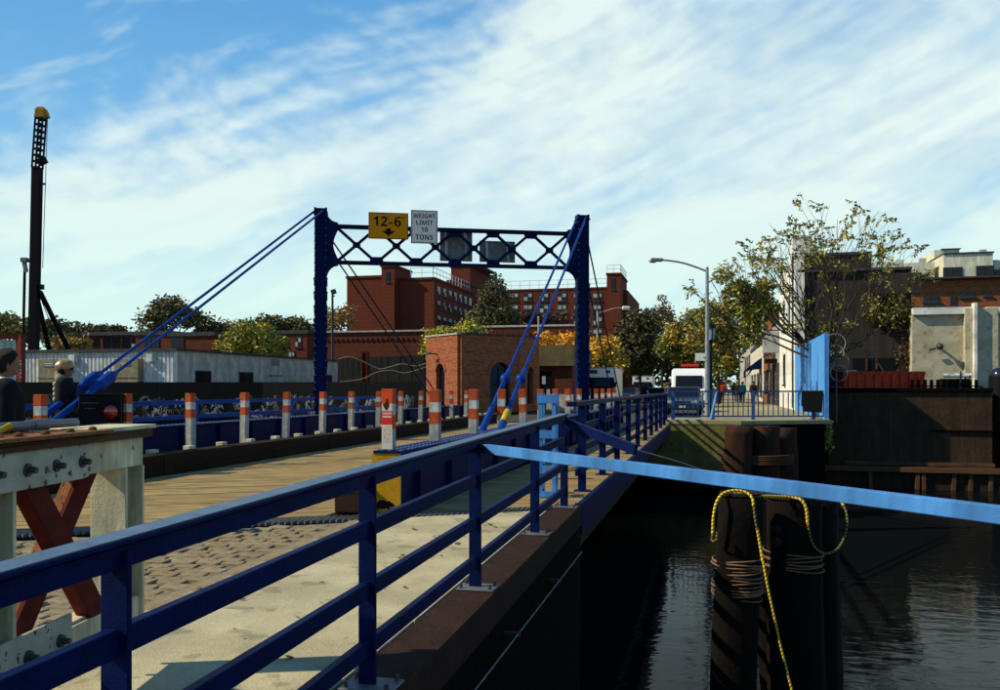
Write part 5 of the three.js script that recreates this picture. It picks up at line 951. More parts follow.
// ------------------------------------------------------------------ lamps and signs on the street
{
  const [v, u] = at(707, 36.2);
  const t = thingW('street_lamp', 'tall silver street lamp with a long curved arm at the far landing', 'street lamp', [v, FAR_Y, u]);
  const top = yAt(267, 36.2);
  part(t, 'pole', rod(P(v, FAR_Y, u), P(v, top, u), 0.1, 0.065, 12), M.galv);
  const X = (px, py) => { const [a, b] = at(px, 36.2); return P(a, yAt(py, 36.2), b); };
  part(t, 'arm', tube([X(706, 271), X(697, 267.5), X(683, 263), X(668, 260.5), X(660, 260)], 0.04, 30, 7), M.galv);
  part(t, 'lamp_head', [bar(X(663, 260), X(650, 259.6), 0.28, 0.14, 0.06), ball(0.14, ...X(653, 261).toArray(), 1.3, 0.6, 0.9)], M.galv);
  const s = thingW('pole_sign', 'small white sign fixed to the silver street lamp', 'sign', [v, 2.6, u]);
  part(s, 'panel', bx(0.42, 0.32, 0.02, v - 0.27, yAt(357, 36.2), -u + 0.06, 0, 0.006), M.whiteWall); part(s, 'bracket', bx(0.2, 0.05, 0.03, v - 0.06, yAt(357, 36.2), -u + 0.08), M.galv);
  const [lv, lu] = at(710.6, 36.6), lt = yAt(322, 36.9);
  const l = thingW('lantern_post', 'black cast iron lantern post beside the silver street lamp', 'street lamp', [lv, FAR_Y, lu]);
  part(l, 'post', [rod(P(lv, FAR_Y, lu), P(lv, FAR_Y + 0.9, lu), 0.15, 0.1, 12), rod(P(lv, FAR_Y + 0.9, lu), P(lv, lt - 0.85, lu), 0.075, 0.055, 12), rod(P(lv, lt - 0.9, lu), P(lv, lt - 0.78, lu), 0.08, 0.16, 12)], M.black);
  part(l, 'lantern_glass', rod(P(lv, lt - 0.78, lu), P(lv, lt - 0.3, lu), 0.13, 0.2, 8), M.pane);
  part(l, 'lantern_frame', [0, 1, 2, 3].map((i) => { const a = i * Math.PI / 2 + 0.4; return bar(P(lv + 0.14 * Math.cos(a), lt - 0.78, lu + 0.14 * Math.sin(a)), P(lv + 0.21 * Math.cos(a), lt - 0.28, lu + 0.21 * Math.sin(a)), 0.03, 0.03); }), M.black);
  part(l, 'cap', [rod(P(lv, lt - 0.3, lu), P(lv, lt - 0.08, lu), 0.24, 0.07, 12), rod(P(lv, lt - 0.08, lu), P(lv, lt + 0.08, lu), 0.03, 0.01, 8)], M.black);
  const [fv, fu] = at(597.5, 74), f = thingW('street_lamp', 'distant street lamp with a bright cobra head right of the blue tower', 'street lamp', [fv, FAR_Y, fu]);
  const Y = (px, py) => { const [a, b] = at(px, 74); return P(a, yAt(py, 74), b); };
  part(f, 'pole', rod(P(fv, FAR_Y, fu), P(fv, yAt(311, 74), fu), 0.13, 0.09, 8), M.galv); part(f, 'arm', tube([Y(597.5, 313), Y(606, 311), Y(614, 308.5), Y(622, 308)], 0.06, 20, 6), M.galv); part(f, 'lamp_head', [bar(Y(622, 308), Y(630, 308.5), 0.5, 0.34, 0.12)], M.whiteWall);
  const [gv, gu] = at(332.6, 70), g = thingW('flood_lamp', 'dark pole with a floodlight rising behind the shed near the left tower', 'lamp', [gv, FAR_Y, gu]);
  const G = (px, py) => { const [a, b] = at(px, 70); return P(a, yAt(py, 70), b); };
  part(g, 'pole', rod(P(gv, FAR_Y, gu), P(gv, yAt(293, 70), gu), 0.14, 0.09, 8), M.roof); part(g, 'head', [bar(G(331.3, 292.5), G(336, 291), 0.4, 0.36, 0.05), bar(G(332, 296), G(335, 296), 0.1, 0.1)], M.roof);
  const wp = thingW('wooden_pole', 'thin pale pole standing before the red brick slab', 'pole', [vAt(538.5, 75), FAR_Y, 75]); part(wp, 'pole', rod(P(vAt(538.5, 75), FAR_Y, 75), P(vAt(538.5, 75), yOf(311, 0, 72), 75), 0.09, 0.07, 8), M.coping); part(wp, 'cap', ball(0.1, vAt(538.5, 75), yOf(311, 0, 72), -75), M.coping);
}
// ------------------------------------------------------------------ vehicles (front towards +z in their own frame)
function wheels(t, w, zs, r) { for (const z of zs) for (const s of [-1, 1]) { const q = part(t, 'wheel', clean(new THREE.CylinderGeometry(r, r, 0.22, 16)).rotateZ(Math.PI / 2).translate(s * (w / 2 - 0.1), r, z), M.black); part(q, 'hub', clean(new THREE.CylinderGeometry(r * 0.55, r * 0.55, 0.03, 10)).rotateZ(Math.PI / 2).translate(s * (w / 2 + 0.02), r, z), M.galv); } }
const side = (pts, w, b = 0.06) => plate(pts, w - 2 * 0 , [], b).rotateY(-Math.PI / 2);        // profile [z, y] -> extruded across x
function sedan(label, paint, [v, u], turn) {
  const t = thing('parked_car', label, 'car', [v, FAR_Y - 0.1, u], turn), w = 1.76;
  part(t, 'body', [side([[-2.2, 0.3], [2.1, 0.28], [2.25, 0.5], [2.2, 0.72], [1.15, 0.92], [-1.5, 0.98], [-2.2, 0.92], [-2.25, 0.5]], w)], paint);
  part(t, 'cabin', side([[1.1, 0.9], [0.35, 1.4], [-0.95, 1.42], [-1.75, 0.95]], w - 0.26, 0.08), paint);
  part(t, 'windscreen', bar(V3(0, 0.93, 1.08), V3(0, 1.36, 0.44), w - 0.42, 0.03, 0, V3(0, 0.5, 1)), M.glass);
  part(t, 'side_window', [-1, 1].map((s) => side([[0.85, 0.96], [0.3, 1.33], [-0.85, 1.35], [-1.35, 0.98]], 0.03, 0.004).translate(s * (w / 2 - 0.125), 0, 0)), M.glass);
  for (const s of [-1, 1]) part(t, 'headlight', bx(0.36, 0.14, 0.08, s * 0.62, 0.66, 2.2, 0, 0.03), M.pane);
  part(t, 'grille', bx(0.8, 0.16, 0.06, 0, 0.58, 2.24, 0, 0.02), M.black); part(t, 'bumper', bx(w - 0.08, 0.18, 0.14, 0, 0.4, 2.24, 0, 0.05), paint);
  part(t, 'licence_plate', bx(0.32, 0.12, 0.02, 0, 0.44, 2.33), M.band);
  wheels(t, w, [1.35, -1.35], 0.32);
  return t;
}
const carPaint = (c) => new THREE.MeshPhysicalMaterial({ color: rgb(c), roughness: 0.35, clearcoat: 0.25, clearcoatRoughness: 0.2, specularIntensity: 0.5 });
sedan('dark parked car in front of the white van behind the far railing', carPaint([0.015, 0.017, 0.022]), [-1.35, 46], 0);
sedan('dark grey car further up the street, left of the white van', carPaint([0.03, 0.035, 0.045]), [-5.2, 88], 0.04);
sedan('dark car standing behind the white box truck on the street', carPaint([0.02, 0.02, 0.03]), [-7.2, 78], 0);
sedan('grey car far up the street close to the white van', carPaint([0.07, 0.075, 0.085]), [-4.4, 104], 0);
{
  const white = carPaint([0.78, 0.79, 0.75]), [v, u] = at(689.5, 57);
  const t = thing('white_van', 'white high roof van with a red roof bar parked beyond the far railing', 'van', [v, FAR_Y - 0.1, u], 0), w = 1.98;
  part(t, 'body', [side([[-2.9, 0.35], [2.75, 0.32], [2.95, 0.6], [2.85, 1.05], [1.95, 1.32], [1.25, 2.3], [0.7, 2.62], [-2.9, 2.62]], w, 0.12)], white);
  part(t, 'windscreen', bar(V3(0, 1.36, 2.02), V3(0, 2.14, 1.44), w - 0.3, 0.04, 0, V3(0, 0.5, 1)), M.glass);
  part(t, 'side_window', [-1, 1].map((s) => side([[1.7, 1.4], [1.2, 2.05], [0.4, 2.05], [0.4, 1.4]], 0.03, 0.004).translate(s * (w / 2), 0, 0)), M.glass);
  for (const s of [-1, 1]) { part(t, 'headlight', bx(0.26, 0.36, 0.08, s * 0.78, 0.95, 2.86, 0, 0.03), M.pane); part(t, 'wing_mirror', [bx(0.2, 0.36, 0.12, s * (w / 2 + 0.18), 1.5, 1.6, 0, 0.04), bx(0.16, 0.04, 0.05, s * (w / 2 + 0.05), 1.4, 1.6)], M.black); }
  part(t, 'grille', bx(0.95, 0.3, 0.06, 0, 0.82, 2.92, 0, 0.02), M.black); part(t, 'bumper', bx(w - 0.04, 0.26, 0.16, 0, 0.45, 2.93, 0, 0.06), M.roof); part(t, 'licence_plate', bx(0.32, 0.14, 0.02, 0, 0.5, 3.03), M.band);
  const lb = part(t, 'roof_bar', [bx(1.15, 0.16, 0.3, 0, 2.86, -0.6, 0, 0.05)], M.red); part(lb, 'bar_feet', [bx(0.08, 0.2, 0.2, -0.4, 2.7, -0.6), bx(0.08, 0.2, 0.2, 0.4, 2.7, -0.6)], M.black);
  wheels(t, w, [1.9, -1.8], 0.36);
  const truck = (label, [tv, tu]) => {
    const b = thing('box_truck', label, 'truck', [tv, FAR_Y - 0.1, tu], 0);
    part(b, 'cargo_box', bx(2.35, 2.05, 4.4, 0, 1.75, -1.3, 0, 0.03), white); part(b, 'box_trim', [bx(2.4, 0.1, 4.44, 0, 2.78, -1.3), bx(2.4, 0.1, 4.44, 0, 0.72, -1.3)], M.galv);
    part(b, 'cab', side([[0.9, 0.45], [2.5, 0.42], [2.6, 0.8], [2.45, 1.2], [1.8, 1.4], [1.4, 2.05], [0.9, 2.1]], 1.95, 0.08), M.blackSoft);
    part(b, 'windscreen', bar(V3(0, 1.42, 1.9), V3(0, 2.0, 1.5), 1.7, 0.04, 0, V3(0, 0.5, 1)), M.glass);
    for (const s of [-1, 1]) { part(b, 'headlight', bx(0.3, 0.2, 0.06, s * 0.7, 0.95, 2.56, 0, 0.03), M.pane); part(b, 'wing_mirror', bx(0.2, 0.34, 0.1, s * 1.15, 1.6, 1.5, 0, 0.03), M.black); }
    part(b, 'bumper', bx(1.95, 0.22, 0.14, 0, 0.5, 2.6, 0, 0.05), M.galv); part(b, 'box_marking', [bx(0.7, 0.26, 0.02, -0.5, 2.5, 0.91), bx(0.3, 0.2, 0.02, 0.6, 2.5, 0.91)], M.roof);
    wheels(b, 2.1, [1.8, -2.4], 0.38); return b;
  };
  truck('white box truck with a dark cab parked left of the street by the tower', at(601, 62));
  truck('smaller white box truck further up the street before the dark trees', at(643, 104));
}
// ------------------------------------------------------------------ people
function field(bones, lo, hi, N, inflate = 0, clip, k = 0.035) {
  const mc = new MarchingCubes(N, M.vertex, false, false, 90000), s = hi.clone().sub(lo).multiplyScalar(0.5), c = hi.clone().add(lo).multiplyScalar(0.5), h = N / 2, p = V3();
  const B = bones.map(([a, b, r0, r1 = r0]) => { const A = V3(...a), d = V3(...b).sub(A); return { A, d, L: Math.max(1e-9, d.lengthSq()), r0, r1 }; });
  const q = V3();
  for (let z = 0; z < N; z++) for (let y = 0; y < N; y++) for (let x = 0; x < N; x++) {
    p.set((x - h) / h * s.x + c.x, (y - h) / h * s.y + c.y, (z - h) / h * s.z + c.z);
    let d = 9;
    for (const b of B) { q.copy(p).sub(b.A); const t = Math.min(1, Math.max(0, q.dot(b.d) / b.L)); const e = q.addScaledVector(b.d, -t).length() - mix(b.r0, b.r1, t), m = Math.max(k - Math.abs(d - e), 0) / k; d = Math.min(d, e) - m * m * k * 0.25; }
    d -= inflate;
    if (clip) d = Math.max(d, clip(p));
    mc.field[z * N * N + y * N + x] = -d;
  }
  mc.isolation = 0; mc.update();
  const n = mc.count, pos = new Float32Array(n * 3), nor = new Float32Array(n * 3);
  for (let i = 0; i < n; i++) { for (let j = 0; j < 3; j++) pos[i * 3 + j] = mc.positionArray[i * 3 + j] * s.getComponent(j) + c.getComponent(j); p.set(mc.normalArray[i * 3] / s.x, mc.normalArray[i * 3 + 1] / s.y, mc.normalArray[i * 3 + 2] / s.z).normalize(); nor.set([p.x, p.y, p.z], i * 3); }
  const g = new THREE.BufferGeometry(); g.setAttribute('position', new THREE.BufferAttribute(pos, 3)); g.setAttribute('normal', new THREE.BufferAttribute(nor, 3));
  return metricUV(g);
}
const SK = (stride, arm) => ({
  torso: [[[-0.07, 0.95, 0], [-0.085, 1.3, 0.005], 0.1, 0.11], [[0.07, 0.95, 0], [0.085, 1.3, 0.005], 0.1, 0.11], [[-0.16, 1.38, -0.01], [0.16, 1.38, -0.01], 0.07]],
  neck: [[[0, 1.4, -0.01], [0, 1.54, 0.01], 0.054, 0.05]],
  head: [[[0, 1.63, -0.015], [0, 1.645, 0.01], 0.09, 0.088], [[0, 1.575, 0.03], [0, 1.555, 0.05], 0.058, 0.04], [[0, 1.62, 0.085], [0, 1.588, 0.112], 0.011, 0.016], [[-0.088, 1.61, -0.005], [-0.092, 1.585, -0.005], 0.016, 0.012], [[0.088, 1.61, -0.005], [0.092, 1.585, -0.005], 0.016, 0.012], [[-0.025, 1.545, 0.082], [0.025, 1.545, 0.082], 0.011], [[-0.05, 1.638, 0.072], [0.05, 1.638, 0.072], 0.02]],
  arms: [-1, 1].flatMap((s) => [[[s * 0.185, 1.37, -0.01], [s * 0.235, 1.1, -0.03 + s * arm * 0.06], 0.052, 0.042], [[s * 0.235, 1.1, -0.03 + s * arm * 0.06], [s * 0.225, 0.87, 0.07 + s * arm * 0.14], 0.04, 0.029]]),
  hands: [-1, 1].flatMap((s) => { const z = 0.075 + s * arm * 0.15, o = [[[s * 0.224, 0.86, z], [s * 0.22, 0.8, z + 0.012], 0.03, 0.033]]; [-0.027, -0.009, 0.01, 0.027].forEach((k, i) => o.push([[s * 0.22, 0.79, z + 0.01 + k], [s * 0.213, 0.74 - [0.0, 0.012, 0.008, -0.008][i], z + 0.02 + k], 0.0095, 0.009], [[s * 0.213, 0.74 - [0.0, 0.012, 0.008, -0.008][i], z + 0.02 + k], [s * 0.2, 0.715 - [0.0, 0.012, 0.008, -0.008][i], z + 0.022 + k], 0.009, 0.0075])); o.push([[s * 0.215, 0.84, z + 0.03], [s * 0.205, 0.79, z + 0.06], 0.012, 0.009]); return o; }),
  legs: [-1, 1].flatMap((s) => { const f = s * stride; return [[[s * 0.085, 0.92, 0], [s * 0.095, 0.5, 0.03 + f * 0.18], 0.088, 0.056], [[s * 0.095, 0.5, 0.03 + f * 0.18], [s * 0.095, 0.09, -0.03 + f * 0.26 - Math.abs(f) * 0.06], 0.054, 0.038]]; }),
  feet: [-1, 1].flatMap((s) => { const z = -0.03 + s * stride * 0.26 - Math.abs(stride) * 0.06; return [[[s * 0.095, 0.06, z - 0.03], [s * 0.105, 0.04, z + 0.15], 0.043, 0.036]]; }),
});
const skin = mat([0.24, 0.125, 0.08], { rough: 0.6 });
function person(label, pos, turn, { stride = 0, arm = 0.2, N = 64, jacket, trousers, hair, puffy = 0.022, scale = 1, extra }) {
  const t = thing('person', label, 'person', pos, turn), s = SK(stride, arm), lo = V3(-0.42, -0.02, -0.42), hi = V3(0.42, 1.8, 0.42);
  part(t, 'body', field([...s.torso, ...s.neck, ...s.head, ...s.arms, ...s.hands, ...s.legs, ...s.feet], lo, hi, N), skin);
  part(t, 'jacket', field([...s.torso, ...s.arms, [[0, 1.41, -0.015], [0, 1.47, -0.01], 0.075, 0.07]], V3(-0.42, 0.76, -0.4), V3(0.42, 1.58, 0.4), Math.round(N * 0.8), puffy, (p) => Math.max(0.84 - p.y, p.y - 1.485)), jacket);
  part(t, 'trousers', field([...s.legs, [[-0.07, 0.97, 0], [0.07, 0.97, 0], 0.1]], V3(-0.35, 0, -0.42), V3(0.35, 1.12, 0.42), Math.round(N * 0.7), 0.015, (p) => 0.07 - p.y), trousers);
  part(t, 'shoes', field(s.feet, V3(-0.25, -0.05, -0.42), V3(0.25, 0.16, 0.42), Math.round(N * 0.5), 0.008), M.black);
  if (hair) part(t, 'hair', field([[[0, 1.64, -0.03], [0, 1.66, 0.0], 0.1, 0.098], [[-0.06, 1.6, -0.05], [0.06, 1.6, -0.05], 0.055], [[-0.05, 1.7, 0.04], [0.05, 1.72, 0.03], 0.04]], V3(-0.16, 1.45, -0.2), V3(0.16, 1.82, 0.2), Math.round(N * 0.6), 0.004, (p) => p.z - 0.045 - (p.y - 1.63) * 0.7), hair);
  extra?.(t);
  t.scale.setScalar(scale);
  return t;
}
{
  const navyCoat = mat([0.009, 0.01, 0.016], { rough: 0.9, map: 'mottle', s: 0.3, bump: 0.003, bs: 0.15 }), jeans = mat([0.02, 0.025, 0.05], { rough: 0.9 }), dark = mat([0.012, 0.011, 0.012], { rough: 0.95 });
  const hairD = mat([0.018, 0.011, 0.008], { rough: 0.6, bump: 0.006, bs: 0.08 });
  { const [v, u] = at(6, 8.3); person('person with dark hair in a black jacket at the left edge facing right', [v, bank(5) - 0.02, u], 2.45, { N: 110, jacket: navyCoat, trousers: jeans, hair: hairD, puffy: 0.036, scale: 1.045, extra: (t) => part(t, 'collar', field([[[-0.05, 1.455, 0.0], [0.05, 1.455, 0.0], 0.075]], V3(-0.2, 1.36, -0.15), V3(0.2, 1.6, 0.15), 40, 0.006, (p) => Math.max(1.43 - p.y, p.y - 1.5)), M.galv) }); }
  { const [v, u] = at(66, 13.9); person('person in a gold helmet and black and cream puffer jacket behind the stay rods', [v, 0.1, u], 2.15, { N: 100, jacket: dark, trousers: jeans, hair: hairD, puffy: 0.045, extra: (t) => {
    part(t, 'helmet', field([[[0, 1.66, -0.03], [0, 1.665, 0.02], 0.118, 0.112], [[-0.04, 1.67, -0.12], [0.04, 1.67, -0.12], 0.03]], V3(-0.2, 1.5, -0.24), V3(0.2, 1.86, 0.22), 56, 0.004, (p) => 1.6 + p.z * 0.4 - p.y), new THREE.MeshPhysicalMaterial({ color: rgb([0.34, 0.19, 0.05]), roughness: 0.35, clearcoat: 0.4 }));
    part(t, 'sunglasses', [bx(0.15, 0.035, 0.02, 0, 1.625, 0.1, 0, 0.008), bx(0.01, 0.02, 0.11, 0.085, 1.63, 0.05), bx(0.01, 0.02, 0.11, -0.085, 1.63, 0.05)], M.black);
    part(t, 'hood', field([[[-0.08, 1.46, -0.07], [0.08, 1.46, -0.07], 0.075], [[0, 1.5, -0.1], [0, 1.54, -0.1], 0.06]], V3(-0.25, 1.34, -0.26), V3(0.25, 1.66, 0.1), 44, 0.004), M.beige);
    part(t, 'cream_panel', [1.14, 1.22, 1.3, 1.38].map((y) => clean(new THREE.CapsuleGeometry(0.045, 0.2, 6, 12)).rotateZ(Math.PI / 2).scale(1, 0.95, 0.9).translate(0, y, -0.135)), mat([0.46, 0.4, 0.28], { rough: 0.8 }));
  } }); }
  const coat = (c) => mat(c, { rough: 0.9 });
  const far = [['person in a red top walking on the far pavement nearest the lamp posts', 722, 70, [0.35, 0.03, 0.02], 0.5, 3.0], ['person in black walking in the middle of the far pavement, left of the teal one', 734, 78, [0.012, 0.012, 0.015], 0.8, 3.2], ['person in a dark coat close beside the teal figure on the far pavement', 738.5, 76, [0.02, 0.015, 0.015], 0.4, 0.1], ['person in a teal top on the far pavement', 742.5, 72, [0.02, 0.25, 0.3], 0.7, 0], ['person in a dark brown coat nearest the shop fronts on the far pavement', 753, 69, [0.03, 0.02, 0.015], 0.3, 0.2]];
  for (const [label, px, D, c, st, turn] of far) { const [v, u] = at(px, D); person(label, [v, FAR_Y + 0.04, u], turn, { N: 44, stride: st, arm: -st, jacket: coat(c), trousers: dark, hair: hairD }); }
}

// ------------------------------------------------------------------ trees
// leaves: small folded diamonds gathered in clumps
class Leaves {
  constructor() { this.p = []; this.c = []; this.n = []; }
  leaf(q, size, col, dir) {
    const d = dir ? dir.clone() : V3(rr(-1, 1), rr(-0.8, 0.6), rr(-1, 1)).normalize(), sidev = V3(rr(-1, 1), rr(-1, 1), rr(-1, 1)).cross(d).normalize(), nn = d.clone().cross(sidev);
    const a = q, b = q.clone().addScaledVector(d, size * 0.5).addScaledVector(sidev, size * 0.26).addScaledVector(nn, size * 0.06), e = q.clone().addScaledVector(d, size), f = q.clone().addScaledVector(d, size * 0.5).addScaledVector(sidev, -size * 0.26).addScaledVector(nn, size * 0.06);
    for (const t of [[a, b, e], [a, e, f]]) for (const k of t) { this.p.push(k.x, k.y, k.z); this.c.push(col[0], col[1], col[2]); }
  }
  clump(q, r, n, size, col, flat = 0.8) { for (let i = 0; i < n; i++) { const v = V3(rr(-1, 1), rr(-1, 1) * flat, rr(-1, 1)); if (v.lengthSq() > 1.3) continue; const s = rr(0.7, 1.3); this.leaf(q.clone().addScaledVector(v, r), size * rr(0.7, 1.3), [col[0] * s, col[1] * s, col[2] * s]); } }
  geo() { const g = new THREE.BufferGeometry(); g.setAttribute('position', new THREE.Float32BufferAttribute(this.p, 3)); g.setAttribute('color', new THREE.Float32BufferAttribute(this.c, 3)); g.computeVertexNormals(); g.setAttribute('uv', new THREE.Float32BufferAttribute(new Float32Array(this.p.length / 3 * 2), 2)); return g; }
}
const pick = (cols) => { const a = cols[Math.floor(rnd() * cols.length)], s = rr(0.7, 1.25); return a.map((k) => k * s); };
// blobs: [dx, y, du, rx, ry, rz] about the trunk foot
function tree(name, label, [v, u], y0, blobs, { clumps = 70, per = 34, leaf = 0.3, cr = 0.55, cols, trunkR = 0.18, sid = 1, flat = 0.8, group } = {}) {
  seed(sid);
  const t = thingW(name, label, name.includes('bush') ? 'bush' : 'tree', [v, y0, u], group), L = new Leaves(), wood = [];
  const low = blobs.reduce((m, b) => Math.min(m, b[1] - b[4] * 0.3), 99), fork = P(v, y0 + Math.max(0.3, (low - 0) * 0.8), u);
  wood.push(rod(P(v, y0 - 0.1, u), fork, trunkR, trunkR * 0.7, 8));
  const vol = blobs.reduce((m, b) => m + b[3] * b[4] * b[5], 0);
  for (const [dx, y, du, rx, ry, rz] of blobs) {
    const c = P(v + dx, y0 + y, u + du);
    const mid = fork.clone().lerp(c, 0.5).add(V3(rr(-0.3, 0.3), rr(0, 0.4), rr(-0.3, 0.3)));
    wood.push(rod(fork, mid, trunkR * 0.55, trunkR * 0.4, 6), rod(mid, c, trunkR * 0.4, trunkR * 0.2, 5));
    const n = Math.max(5, Math.round(clumps * rx * ry * rz / vol));
    for (let i = 0; i < n; i++) {
      const d = V3(rr(-1, 1), rr(-0.85, 1), rr(-1, 1)).normalize(), k = Math.cbrt(rr(0.12, 1)) * rr(0.8, 1.08);
      const q = c.clone().add(V3(d.x * rx * k, d.y * ry * k, d.z * rz * k)), r = cr * rr(0.6, 1.35);
      if (i % 4 === 0) wood.push(rod(c, q, trunkR * 0.14, trunkR * 0.05, 4));
      L.clump(q, r, per, leaf, pick(cols), flat);
    }
  }
  part(t, name.includes('bush') ? 'stems' : 'trunk', wood, M.trunk);
  part(t, name.includes('bush') ? 'foliage' : 'crown', L.geo(), M.leaf);
  return t;
}
const olive = [[0.11, 0.1, 0.02], [0.075, 0.075, 0.018], [0.15, 0.12, 0.025], [0.055, 0.06, 0.016]];
const green = [[0.09, 0.11, 0.015], [0.06, 0.085, 0.015], [0.14, 0.15, 0.02], [0.045, 0.06, 0.014]];
const yellowG = [[0.22, 0.2, 0.02], [0.14, 0.15, 0.02], [0.3, 0.24, 0.025], [0.09, 0.11, 0.018]];
const amber = [[0.55, 0.27, 0.02], [0.42, 0.2, 0.016], [0.62, 0.36, 0.03], [0.25, 0.13, 0.014]];
const brown = [[0.1, 0.065, 0.02], [0.07, 0.05, 0.018], [0.14, 0.085, 0.022], [0.05, 0.045, 0.018]];
const darkG = [[0.035, 0.034, 0.011], [0.022, 0.025, 0.01], [0.06, 0.05, 0.014], [0.09, 0.06, 0.014]];
const Tr = (px, D) => at(px, D), H = (py, D) => yAt(py, D) - FAR_Y, W = (px, D) => px / F * D;
// left skyline
tree('round_tree', 'tall round olive tree above the brick terraces on the left', Tr(172, 112), FAR_Y, [[0, H(314, 112), 0, W(22, 112), W(11, 112), 3], [-W(18, 112), H(322, 112), 0, W(14, 112), W(12, 112), 2.5], [W(16, 112), H(318, 112), 0, W(14, 112), W(9, 112), 2.5], [W(30, 112), H(318, 112), 1, W(9, 112), W(6, 112), 2], [-W(2, 112), H(306, 112), 0, W(18, 112), W(7, 112), 2.4], [-W(22, 112), H(331, 112), 0, W(14, 112), W(7, 112), 2]], { clumps: 170, per: 30, leaf: 0.55, cr: 0.8, cols: brown.concat(olive), sid: 101 });
tree('autumn_tree', 'yellow olive tree at the far left behind the pile driver', Tr(14, 105), FAR_Y, [[0, H(328, 105), 0, W(20, 105), W(13, 105), 3], [-W(22, 105), H(326, 105), 0, W(18, 105), W(13, 105), 3], [W(16, 105), H(335, 105), 0, W(12, 105), W(10, 105), 2.5]], { clumps: 110, per: 30, leaf: 0.5, cr: 0.8, cols: olive.concat([[0.24, 0.15, 0.02]]), sid: 102 });
tree('autumn_tree', 'olive tree between the pile driver mast and its brace', Tr(52, 105), FAR_Y, [[0, H(330, 105), 0, W(13, 105), W(10, 105), 2.5], [W(12, 105), H(340, 105), 0, W(12, 105), W(9, 105), 2.5], [-W(10, 105), H(328, 105), 0, W(8, 105), W(7, 105), 2.5]], { clumps: 80, per: 30, leaf: 0.5, cr: 0.7, cols: olive, sid: 103 });
tree('autumn_tree', 'small rusty yellow tree before the brick terrace near the white trailer', Tr(72, 85), FAR_Y, [[0, H(345, 85), 0, W(14, 85), W(8, 85), 2]], { clumps: 40, per: 30, leaf: 0.4, cr: 0.6, cols: [[0.22, 0.13, 0.02], [0.13, 0.09, 0.02]], sid: 104 });
tree('far_tree', 'low dark tree on the skyline beside the small grey house', Tr(86, 150), FAR_Y, [[-W(8, 150), H(331, 150), 0, W(16, 150), W(7, 150), 3], [W(12, 150), H(333, 150), 0, W(14, 150), W(6, 150), 3]], { clumps: 70, per: 28, leaf: 0.7, cr: 1.0, cols: darkG, sid: 105 });
tree('far_tree', 'low dark trees on the skyline left of the tall round tree', Tr(113, 155), FAR_Y, [[0, H(332, 155), 0, W(16, 155), W(5, 155), 3]], { clumps: 50, per: 28, leaf: 0.7, cr: 0.9, cols: darkG, sid: 106 });
tree('willow_tree', 'bright yellow green bushy tree behind the trailer roof', Tr(252, 78), FAR_Y, [[0, H(336, 78), 0, W(20, 78), W(13, 78), 2.5], [-W(20, 78), H(345, 78), 0, W(14, 78), W(12, 78), 2.2], [W(18, 78), H(346, 78), 0, W(16, 78), W(13, 78), 2.2], [W(4, 78), H(330, 78), 0, W(11, 78), W(9, 78), 2]], { clumps: 170, per: 34, leaf: 0.36, cr: 0.6, cols: yellowG, sid: 107 });
tree('autumn_tree', 'brown olive tree left of the bright yellow green tree', Tr(214, 115), FAR_Y, [[0, H(333, 115), 0, W(18, 115), W(8, 115), 3], [W(16, 115), H(330, 115), 0, W(10, 115), W(8, 115), 3]], { clumps: 80, per: 28, leaf: 0.5, cr: 0.8, cols: olive.concat(brown), sid: 108 });
tree('far_tree', 'dark rounded tree on the skyline right of the bright yellow green tree', Tr(272, 140), FAR_Y, [[0, H(322, 140), 0, W(12, 140), W(6, 140), 3], [W(6, 140), H(329, 140), 0, W(14, 140), W(6, 140), 3]], { clumps: 70, per: 28, leaf: 0.6, cr: 0.9, cols: darkG.concat(olive), sid: 109 });
tree('far_tree', 'olive tree on the skyline behind the red brick house', Tr(293, 142), FAR_Y, [[0, H(325, 142), 0, W(15, 142), W(6, 142), 3], [W(14, 142), H(329, 142), 0, W(9, 142), W(5, 142), 3]], { clumps: 70, per: 28, leaf: 0.6, cr: 0.9, cols: olive, sid: 110 });
tree('autumn_tree', 'orange and bare pinkish tree beside the left end of the housing block', Tr(338, 112), FAR_Y, [[-W(6, 112), H(322, 112), 0, W(13, 112), W(12, 112), 2.5], [W(4, 112), H(314, 112), 1, W(9, 112), W(10, 112), 2]], { clumps: 75, per: 24, leaf: 0.45, cr: 0.8, cols: [[0.3, 0.15, 0.03], [0.2, 0.12, 0.03], [0.16, 0.11, 0.06]], sid: 111 });
